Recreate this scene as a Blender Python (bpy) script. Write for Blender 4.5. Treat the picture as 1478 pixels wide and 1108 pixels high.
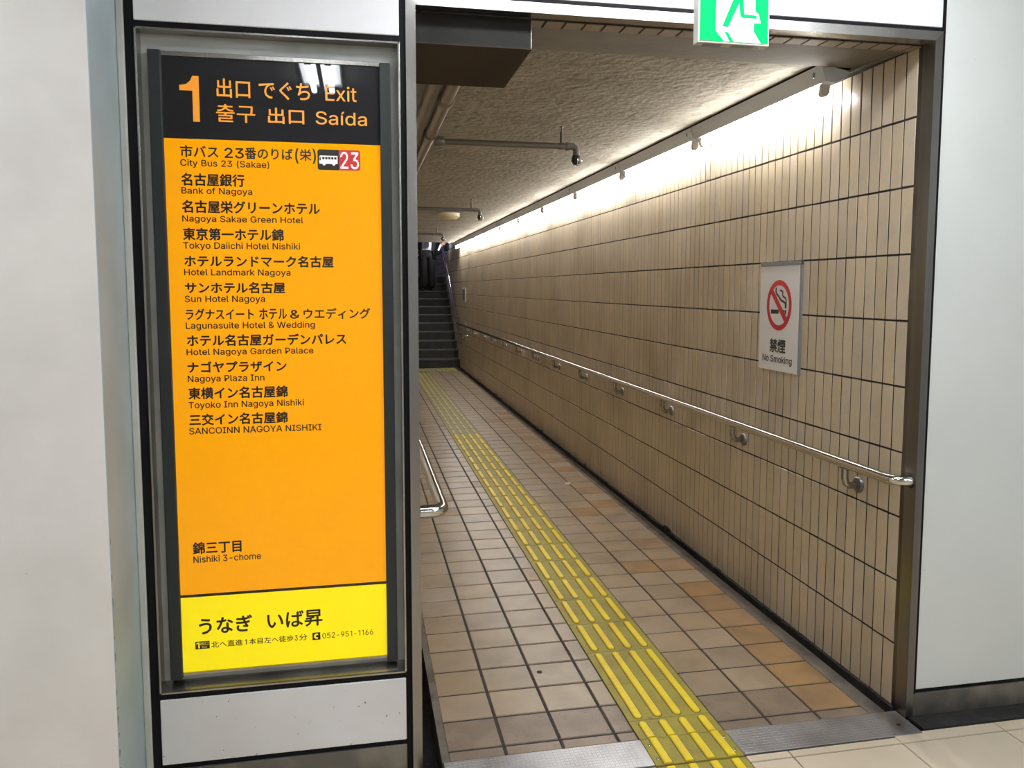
import bpy, bmesh, math, random
from mathutils import Vector, Matrix
random.seed(7)
R = math.radians
sc = bpy.context.scene
COL = sc.collection
for _o in list(bpy.data.objects):
    bpy.data.objects.remove(_o)

# ------------------------------------------------------------------ camera
cam_d = bpy.data.cameras.new('camera')
cam = bpy.data.objects.new('camera', cam_d)
COL.objects.link(cam)
cam_d.sensor_width = 36.0
cam_d.lens = 1127.133 / 1478 * 36.0
cam_d.shift_y = -(554.0 - 511.518) / 1478
cam_d.clip_start = 0.05
yaw, pit, rol = .191343605, -.0845220286, .000303706
fwd = Vector((math.sin(yaw)*math.cos(pit), math.cos(yaw)*math.cos(pit), math.sin(pit)))
r0 = Vector((math.cos(yaw), -math.sin(yaw), 0)); u0 = r0.cross(fwd)
rt = math.cos(rol)*r0 + math.sin(rol)*u0
up = -math.sin(rol)*r0 + math.cos(rol)*u0
M3 = Matrix((rt, up, -fwd)).transposed()
cam.matrix_world = Matrix.Translation((0, 0, 1.52)) @ M3.to_4x4()
sc.camera = cam

# ------------------------------------------------------------------ world (daylight above the street stairs)
w = bpy.data.worlds.new('world'); sc.world = w; w.use_nodes = True
bg = w.node_tree.nodes['Background']
bg.inputs[0].default_value = (0.50, 0.56, 1.0, 1)
bg.inputs[1].default_value = .24

# ------------------------------------------------------------------ exposure
sc.view_settings.view_transform = 'Standard'
sc.view_settings.look = 'None'
sc.view_settings.exposure = 0.0
sc.view_settings.gamma = 1.0
sc.view_settings.use_curve_mapping = False
sc.cycles.max_bounces = 8
sc.cycles.diffuse_bounces = 5
sc.cycles.glossy_bounces = 4
sc.cycles.sample_clamp_indirect = 6.0
HALL_TUBE = 62.0        # emission strength of the concourse tubes
CORR_TUBE = 72.0        # emission strength of the corridor tubes

# ------------------------------------------------------------------ helpers
class MB:
    def __init__(s):
        s.v = []; s.f = []; s.m = []; s.smooth = []
    def add(s, vs, fs, m=0, smooth=False):
        n = len(s.v); s.v += [tuple(p) for p in vs]
        for f in fs:
            s.f.append(tuple(i+n for i in f)); s.m.append(m); s.smooth.append(smooth)
        return s
    def box(s, x0, x1, y0, y1, z0, z1, b=0.0, m=0):
        if b <= 0:
            vs = [(x, y, z) for z in (z0, z1) for y in (y0, y1) for x in (x0, x1)]
            fs = [(0,2,3,1),(4,5,7,6),(0,1,5,4),(2,6,7,3),(0,4,6,2),(1,3,7,5)]
            return s.add(vs, fs, m)
        bm = bmesh.new(); bmesh.ops.create_cube(bm, size=1)
        for v in bm.verts:
            v.co = Vector(((x0+x1)/2+v.co.x*(x1-x0), (y0+y1)/2+v.co.y*(y1-y0), (z0+z1)/2+v.co.z*(z1-z0)))
        bmesh.ops.bevel(bm, geom=bm.edges[:], offset=b, segments=2, profile=.5, affect='EDGES')
        bm.verts.index_update()
        s.add([v.co[:] for v in bm.verts], [[v.index for v in f.verts] for f in bm.faces], m)
        bm.free(); return s
    def prism(s, poly, a0, a1, axis='y', m=0, smooth=False):
        # poly in the two other axes
        def P(p, a):
            return {'y': (p[0], a, p[1]), 'x': (a, p[0], p[1]), 'z': (p[0], p[1], a)}[axis]
        n = len(poly)
        vs = [P(p, a0) for p in poly] + [P(p, a1) for p in poly]
        fs = [tuple(range(n)), tuple(range(2*n-1, n-1, -1))]
        s.add(vs, fs, m)
        s.add(vs, [(i, i+n, (i+1) % n+n, (i+1) % n) for i in range(n)], m, smooth)
        return s
    def tube(s, pts, r, n=14, m=0, caps=True, radii=None):
        pts = [Vector(p) for p in pts]; rings = []
        t0 = (pts[1]-pts[0]).normalized()
        ref = Vector((0, 0, 1)) if abs(t0.z) < .9 else Vector((0, 1, 0))
        nrm = (ref - t0*ref.dot(t0)).normalized()
        vs = []
        for i, p in enumerate(pts):
            if i == 0: t = t0
            elif i == len(pts)-1: t = (pts[i]-pts[i-1]).normalized()
            else: t = ((pts[i+1]-pts[i]).normalized()+(pts[i]-pts[i-1]).normalized()).normalized()
            nrm = (nrm - t*nrm.dot(t)).normalized(); bi = t.cross(nrm)
            rr = radii[i] if radii else r
            for k in range(n):
                a = 2*math.pi*k/n
                vs.append(p + (nrm*math.cos(a)+bi*math.sin(a))*rr)
        fs = []
        for i in range(len(pts)-1):
            for k in range(n):
                a, b = i*n+k, i*n+(k+1) % n
                fs.append((a, b, b+n, a+n))
        s.add(vs, fs, m, True)
        if caps:
            s.add(vs, [tuple(range(n-1, -1, -1)), tuple(range((len(pts)-1)*n, len(pts)*n))], m)
        return s
    def lathe(s, prof, c, axis='z', n=28, m=0, sx=1., sy=1.):
        # prof: list of (radius, height)
        vs = []
        for r, h in prof:
            for k in range(n):
                a = 2*math.pi*k/n; p = (r*math.cos(a)*sx, r*math.sin(a)*sy, h)
                if axis == 'x': p = (p[2], p[0], p[1])
                if axis == 'y': p = (p[0], p[2], p[1])
                vs.append((c[0]+p[0], c[1]+p[1], c[2]+p[2]))
        fs = [(i*n+k, i*n+(k+1) % n, (i+1)*n+(k+1) % n, (i+1)*n+k) for i in range(len(prof)-1) for k in range(n)]
        s.add(vs, fs, m, True)
        s.add(vs, [tuple(range(n)), tuple(range((len(prof)-1)*n, len(prof)*n))], m)
        return s
    def tile(s, u0, u1, v0, v1, w0, w1, b, axis, m=0):
        # five visible faces of a chamfered tile; axis = facing ('x-' faces -x, 'x+' faces +x, 'z' up, 'z-' down)
        def P(u, v, w):
            return (w, u, v) if axis[0] == 'x' else (u, v, w)
        vs = [P(u0, v0, w0), P(u1, v0, w0), P(u1, v1, w0), P(u0, v1, w0),
              P(u0+b*.4, v0+b*.4, w0+(w1-w0)*.6), P(u1-b*.4, v0+b*.4, w0+(w1-w0)*.6), P(u1-b*.4, v1-b*.4, w0+(w1-w0)*.6), P(u0+b*.4, v1-b*.4, w0+(w1-w0)*.6),
              P(u0+b, v0+b, w1), P(u1-b, v0+b, w1), P(u1-b, v1-b, w1), P(u0+b, v1-b, w1)]
        fs = [(8, 9, 10, 11)]
        for o in (0, 4):
            for k in range(4):
                fs.append((o+k, o+(k+1) % 4, o+4+(k+1) % 4, o+4+k))
        return s.add(vs, fs, m)
    def mesh(s, name, mats):
        me = bpy.data.meshes.new(name); me.from_pydata(s.v, [], s.f)
        for m in (mats if isinstance(mats, (list, tuple)) else [mats]): me.materials.append(m)
        me.polygons.foreach_set('material_index', s.m)
        me.polygons.foreach_set('use_smooth', s.smooth)
        bm = bmesh.new(); bm.from_mesh(me)
        bmesh.ops.recalc_face_normals(bm, faces=bm.faces[:]); bm.to_mesh(me); bm.free()
        me.update(); return me
    def build(s, name, mats, parent=None, origin=None):
        if origin is not None:
            s.v = [(p[0]-origin[0], p[1]-origin[1], p[2]-origin[2]) for p in s.v]
        o = bpy.data.objects.new(name, s.mesh(name, mats)); COL.objects.link(o)
        if origin is not None: o.location = origin
        if parent: o.parent = parent
        return o

def tag(o, label=None, cat=None, group=None, kind=None):
    if label: o['label'] = label
    if cat: o['category'] = cat
    if group: o['group'] = group
    if kind: o['kind'] = kind
    return o
def empty(name, loc=(0, 0, 0)):
    o = bpy.data.objects.new(name, None); COL.objects.link(o); o.location = loc
    o.empty_display_size = .1; return o
def child(mb, name, mats, root):
    """mesh given in world coordinates, parented under root whose location may be non-zero"""
    L = root.location.copy(); p = root.parent
    while p: L += p.location; p = p.parent
    mb.v = [(v[0]-L.x, v[1]-L.y, v[2]-L.z) for v in mb.v]
    o = bpy.data.objects.new(name, mb.mesh(name, mats)); COL.objects.link(o); o.parent = root
    return o
def copy_tree(o, parent=None):
    c = o.copy(); COL.objects.link(c); c.parent = parent
    for ch in o.children: copy_tree(ch, c)
    return c

# ------------------------------------------------------------------ materials
def mat(name, col, rough=.5, metal=0., coat=0., var=0., bump=0., bscale=30., emit=None, estr=0., noise=None, spec=None, aniso=0., stretch=None, coat_rough=.05):
    """noise = (colour2, scale, lo, hi) mixes a second colour by noise"""
    m = bpy.data.materials.new(name); m.use_nodes = True
    nt = m.node_tree; N = nt.nodes; L = nt.links; b = N['Principled BSDF']
    b.inputs['Roughness'].default_value = rough; b.inputs['Metallic'].default_value = metal
    if coat: b.inputs['Coat Weight'].default_value = coat; b.inputs['Coat Roughness'].default_value = coat_rough
    if spec is not None: b.inputs['Specular IOR Level'].default_value = spec
    if emit: b.inputs['Emission Color'].default_value = (*emit, 1); b.inputs['Emission Strength'].default_value = estr
    geo = N.new('ShaderNodeNewGeometry')
    def mapped(scale):
        if stretch:
            mp = N.new('ShaderNodeMapping'); mp.inputs['Scale'].default_value = stretch
            L.new(geo.outputs['Position'], mp.inputs['Vector']); src = mp.outputs[0]
        else: src = geo.outputs['Position']
        t = N.new('ShaderNodeTexNoise'); t.inputs['Scale'].default_value = scale; t.inputs['Detail'].default_value = 6
        L.new(src, t.inputs['Vector']); return t
    cur = None
    rgb = N.new('ShaderNodeRGB'); rgb.outputs[0].default_value = (*col, 1); cur = rgb.outputs[0]
    for nz in (noise or []):
        t = mapped(nz[1]); r = N.new('ShaderNodeMapRange'); r.inputs['From Min'].default_value = nz[2]; r.inputs['From Max'].default_value = nz[3]
        L.new(t.outputs['Fac'], r.inputs['Value'])
        mx = N.new('ShaderNodeMix'); mx.data_type = 'RGBA'; L.new(r.outputs[0], mx.inputs['Factor'])
        L.new(cur, mx.inputs['A']); mx.inputs['B'].default_value = (*nz[0], 1); cur = mx.outputs['Result']
    if var:
        oi = N.new('ShaderNodeObjectInfo')
        ad = N.new('ShaderNodeMath'); ad.operation = 'ADD'; L.new(oi.outputs['Random'], ad.inputs[0]); L.new(geo.outputs['Random Per Island'], ad.inputs[1])
        fr = N.new('ShaderNodeMath'); fr.operation = 'FRACT'; L.new(ad.outputs[0], fr.inputs[0])
        m2 = N.new('ShaderNodeMath'); m2.operation = 'MULTIPLY'; m2.inputs[1].default_value = 7.13; L.new(fr.outputs[0], m2.inputs[0])
        f2 = N.new('ShaderNodeMath'); f2.operation = 'FRACT'; L.new(m2.outputs[0], f2.inputs[0])
        hs = N.new('ShaderNodeHueSaturation'); L.new(cur, hs.inputs['Color'])
        r = N.new('ShaderNodeMapRange'); r.inputs['To Min'].default_value = 1-var; r.inputs['To Max'].default_value = 1+var; L.new(fr.outputs[0], r.inputs['Value']); L.new(r.outputs[0], hs.inputs['Value'])
        r = N.new('ShaderNodeMapRange'); r.inputs['To Min'].default_value = 1-var*1.2; r.inputs['To Max'].default_value = 1+var*1.2; L.new(f2.outputs[0], r.inputs['Value']); L.new(r.outputs[0], hs.inputs['Saturation'])
        r = N.new('ShaderNodeMapRange'); r.inputs['To Min'].default_value = .5-var*.05; r.inputs['To Max'].default_value = .5+var*.03; L.new(f2.outputs[0], r.inputs['Value']); L.new(r.outputs[0], hs.inputs['Hue'])
        cur = hs.outputs[0]
    L.new(cur, b.inputs['Base Color'])
    if bump:
        t = mapped(bscale); bp = N.new('ShaderNodeBump'); bp.inputs['Strength'].default_value = 1.0; bp.inputs['Distance'].default_value = bump
        L.new(t.outputs['Fac'], bp.inputs['Height']); L.new(bp.outputs[0], b.inputs['Normal'])
    return m
M = {}
M['white_panel'] = mat('white_panel', (.78, .78, .80), .28, coat=.3, noise=[((.70, .70, .70), 3, .4, .7), ((.25, .23, .21), 48, .69, .72)])
M['white_panel_top'] = mat('white_panel_top', (.82, .82, .84), .28, coat=.3)
M['white_panel_r'] = mat('white_panel_right', (.70, .73, .71), .24, coat=.35, noise=[((.66, .69, .67), 2.5, .4, .7), ((.3, .29, .27), 50, .74, .77)])
M['white_wall'] = mat('white_wall', (.86, .84, .81), .5, noise=[((.79, .77, .74), 4, .42, .68), ((.3, .28, .26), 45, .73, .77)], bump=.002, bscale=6)
M['blue_grey'] = mat('blue_grey_paint', (.41, .50, .54), .4, noise=[((.35, .43, .45), 5, .4, .7)])
M['dirt'] = mat('dirt_line', (.26, .23, .19), .8)
M['alu'] = mat('pale_aluminium', (.55, .56, .52), .4, noise=[((.42, .43, .38), 4, .4, .7)])
M['black'] = mat('black_gap', (.006, .006, .007), .6, spec=.12)
M['steel_left'] = mat('brushed_grey_stainless', (.36, .35, .34), .26, metal=1, noise=[((.27, .26, .245), 5, .4, .7)], bump=.0004, bscale=90, stretch=(1, 1, .05))
M['steel_jamb'] = mat('grey_stainless', (.32, .315, .30), .3, metal=1, noise=[((.16, .155, .15), 5, .4, .7)], bump=.0004, bscale=90, stretch=(1, 1, .05))
M['steel'] = mat('brushed_stainless', (.46, .45, .43), .27, metal=1, noise=[((.30, .29, .27), 5, .4, .7)], bump=.0004, bscale=90, stretch=(1, 1, .05))
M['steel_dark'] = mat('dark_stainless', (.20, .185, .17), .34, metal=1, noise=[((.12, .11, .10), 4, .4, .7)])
M['kick'] = mat('worn_metal_kickplate', (.16, .155, .145), .42, metal=.8, noise=[((.30, .28, .25), 7, .45, .7)])
M['chrome'] = mat('polished_steel', (.64, .62, .59), .12, metal=1)
M['board'] = mat('grey_board', (.40, .41, .39), .45, noise=[((.30, .31, .29), 8, .4, .7)])
M['charcoal'] = mat('charcoal_strip', (.024, .028, .028), .4, spec=.3)
M['sign_black'] = mat('sign_black', (.021, .021, .023), .3, coat=.8, coat_rough=.012, spec=0.)
M['sign_orange'] = mat('sign_orange', (.50, .21, .002), .3, coat=.8, coat_rough=.012, spec=0., emit=(1.0, .38, .001), estr=.64)
M['sign_yellow'] = mat('sign_yellow', (.70, .58, .005), .3, coat=.8, coat_rough=.012, spec=0., emit=(.88, .70, .004), estr=.66)
M['letter_orange'] = mat('letter_orange', (.8, .3, .02), .3, emit=(1.0, .36, .03), estr=.36)
M['letter_black'] = mat('letter_black', (.02, .013, .008), .3)
M['letter_white'] = mat('letter_white', (.8, .8, .8), .3, emit=(1, .95, .9), estr=.4)
M['icon_red'] = mat('icon_red', (.45, .02, .02), .3, emit=(.8, .05, .04), estr=.22)
M['grout'] = mat('dark_grout', (.016, .010, .008), .85, noise=[((.01, .007, .005), 12, .4, .6)])
M['wall_tile'] = mat('beige_glazed_tile', (.57, .475, .34), .30, var=.08, noise=[((.43, .345, .235), 2.2, .45, .75), ((.50, .41, .32), 22, .5, .8)], coat=.15)
M['floor_grout'] = mat('floor_grout', (.026, .020, .017), .8, noise=[((.05, .04, .033), 14, .4, .7)])
M['floor_tile'] = mat('tan_quarry_tile', (.375, .283, .185), .33, var=.11, noise=[((.275, .205, .132), 6, .42, .7), ((.38, .285, .183), 2, .45, .7), ((.10, .07, .05), 140, .70, .74)], bump=.0006, bscale=60, spec=.6)
M['floor_tile_orange'] = mat('ochre_quarry_tile', (.38, .235, .115), .36, var=.08, noise=[((.27, .17, .09), 5, .42, .62)], bump=.0006, bscale=60)
M['floor_tile_dark'] = mat('speckled_quarry_tile', (.27, .20, .145), .36, var=.05, noise=[((.21, .155, .11), 8, .4, .6), ((.15, .10, .07), 90, .62, .70)], bump=.0008, bscale=60)
M['hall_tile'] = mat('cream_floor_tile', (.72, .61, .46), .35, var=.03, noise=[((.63, .53, .39), 2.5, .45, .7), ((.36, .30, .22), 5, .62, .8)])
M['concrete'] = mat('grey_concrete_edge', (.17, .145, .115), .7, noise=[((.09, .075, .06), 9, .4, .65)], bump=.002, bscale=40)
M['pit'] = mat('gutter_black', (.012, .011, .010), .7, noise=[((.03, .027, .022), 12, .5, .7)], bump=.004, bscale=30)
M['tactile_dirt'] = mat('tactile_dirt', (.10, .08, .02), .7)
M['tactile'] = mat('olive_yellow_block', (.35, .29, .035), .5, noise=[((.27, .215, .035), 9, .42, .68), ((.20, .15, .04), 40, .66, .74)])
M['tactile_bar'] = mat('bright_yellow_bar', (.95, .72, .02), .4, noise=[((.86, .60, .04), 9, .45, .7)])
M['tactile_far'] = mat('dull_tactile_block', (.27, .235, .09), .5)  # duller yellow for the far guide blocks and the warning blocks
M['tactile_bar_far'] = mat('dull_tactile_bar', (.50, .44, .17), .45)
M['glow_plate'] = mat('glowing_plate', (.8, .8, .8), .5, emit=(.95, .975, 1), estr=16)  # reflector plate made to glow so it mirrors bright in the sign
M['tread_plate'] = mat('tread_plate_steel', (.55, .55, .57), .36, metal=.9, noise=[((.38, .37, .37), 6, .4, .7)])
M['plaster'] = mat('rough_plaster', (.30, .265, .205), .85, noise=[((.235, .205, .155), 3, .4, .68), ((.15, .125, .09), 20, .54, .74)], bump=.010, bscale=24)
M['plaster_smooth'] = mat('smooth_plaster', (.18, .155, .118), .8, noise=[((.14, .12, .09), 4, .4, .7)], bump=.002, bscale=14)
M['hall_white'] = mat('hall_white', (.55, .56, .56), .6)
M['hall_ceiling'] = mat('hall_ceiling_grey', (.24, .245, .25), .7)
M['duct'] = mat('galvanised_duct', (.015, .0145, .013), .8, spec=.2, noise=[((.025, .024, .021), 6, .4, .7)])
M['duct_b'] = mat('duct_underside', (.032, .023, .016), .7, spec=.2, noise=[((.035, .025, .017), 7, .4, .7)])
M['pipe'] = mat('painted_pipe', (.20, .165, .125), .3, noise=[((.16, .125, .09), 8, .4, .7)])
M['pipe_grey'] = mat('grey_pipe', (.14, .128, .11), .35, metal=.3)
M['cast'] = mat('cast_iron', (.03, .03, .028), .5)
M['batten'] = mat('white_batten', (.80, .87, .97), .4)
M['lamp_holder'] = mat('lamp_holder', (.62, .60, .56), .45)
M['tube'] = mat('corridor_tube', (.9, .9, .9), .4, emit=(1.0, .985, .96), estr=CORR_TUBE)
M['hall_tube'] = mat('hall_tube', (.9, .9, .9), .4, emit=(.95, .975, 1.0), estr=HALL_TUBE)
M['ns_white'] = mat('notice_white', (.72, .70, .69), .3)
M['ns_grey'] = mat('notice_grey', (.20, .20, .21), .35)
M['ns_red'] = mat('notice_red', (.50, .02, .03), .35)
M['ns_black'] = mat('notice_black', (.012, .012, .012), .35)
M['stair'] = mat('dark_stair_stone', (.045, .043, .038), .7, noise=[((.03, .029, .025), 6, .4, .7)])
M['nosing'] = mat('stair_nosing', (.11, .108, .10), .5)
M['shaded_tile'] = mat('shaded_wall_tile', (.27, .21, .155), .5, var=.07)  # wall tile with the shade under the lintel put into its colour
M['stair_wall'] = mat('stair_wall', (.24, .22, .23), .6)
M['ex_green'] = mat('exit_green', (.0, .08, .02), .9, spec=.1, emit=(.0, .90, .25), estr=.95)
M['ex_white'] = mat('exit_white', (.8, .8, .8), .4, emit=(1, 1, .98), estr=1.6)
M['ex_case'] = mat('exit_case', (.55, .55, .50), .4)
M['lamp_cream'] = mat('cream_lamp_shade', (.66, .55, .32), .4)
M['skin'] = mat('skin', (.55, .30, .22), .5)
M['cloth_black'] = mat('black_suit', (.010, .010, .012), .8)
M['shirt'] = mat('white_shirt', (.72, .72, .80), .8)
M['tie'] = mat('navy_tie', (.015, .02, .06), .6)
M['shoe'] = mat('black_shoe', (.01, .01, .01), .3)
M['hair'] = mat('black_hair', (.012, .010, .009), .5)

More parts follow.
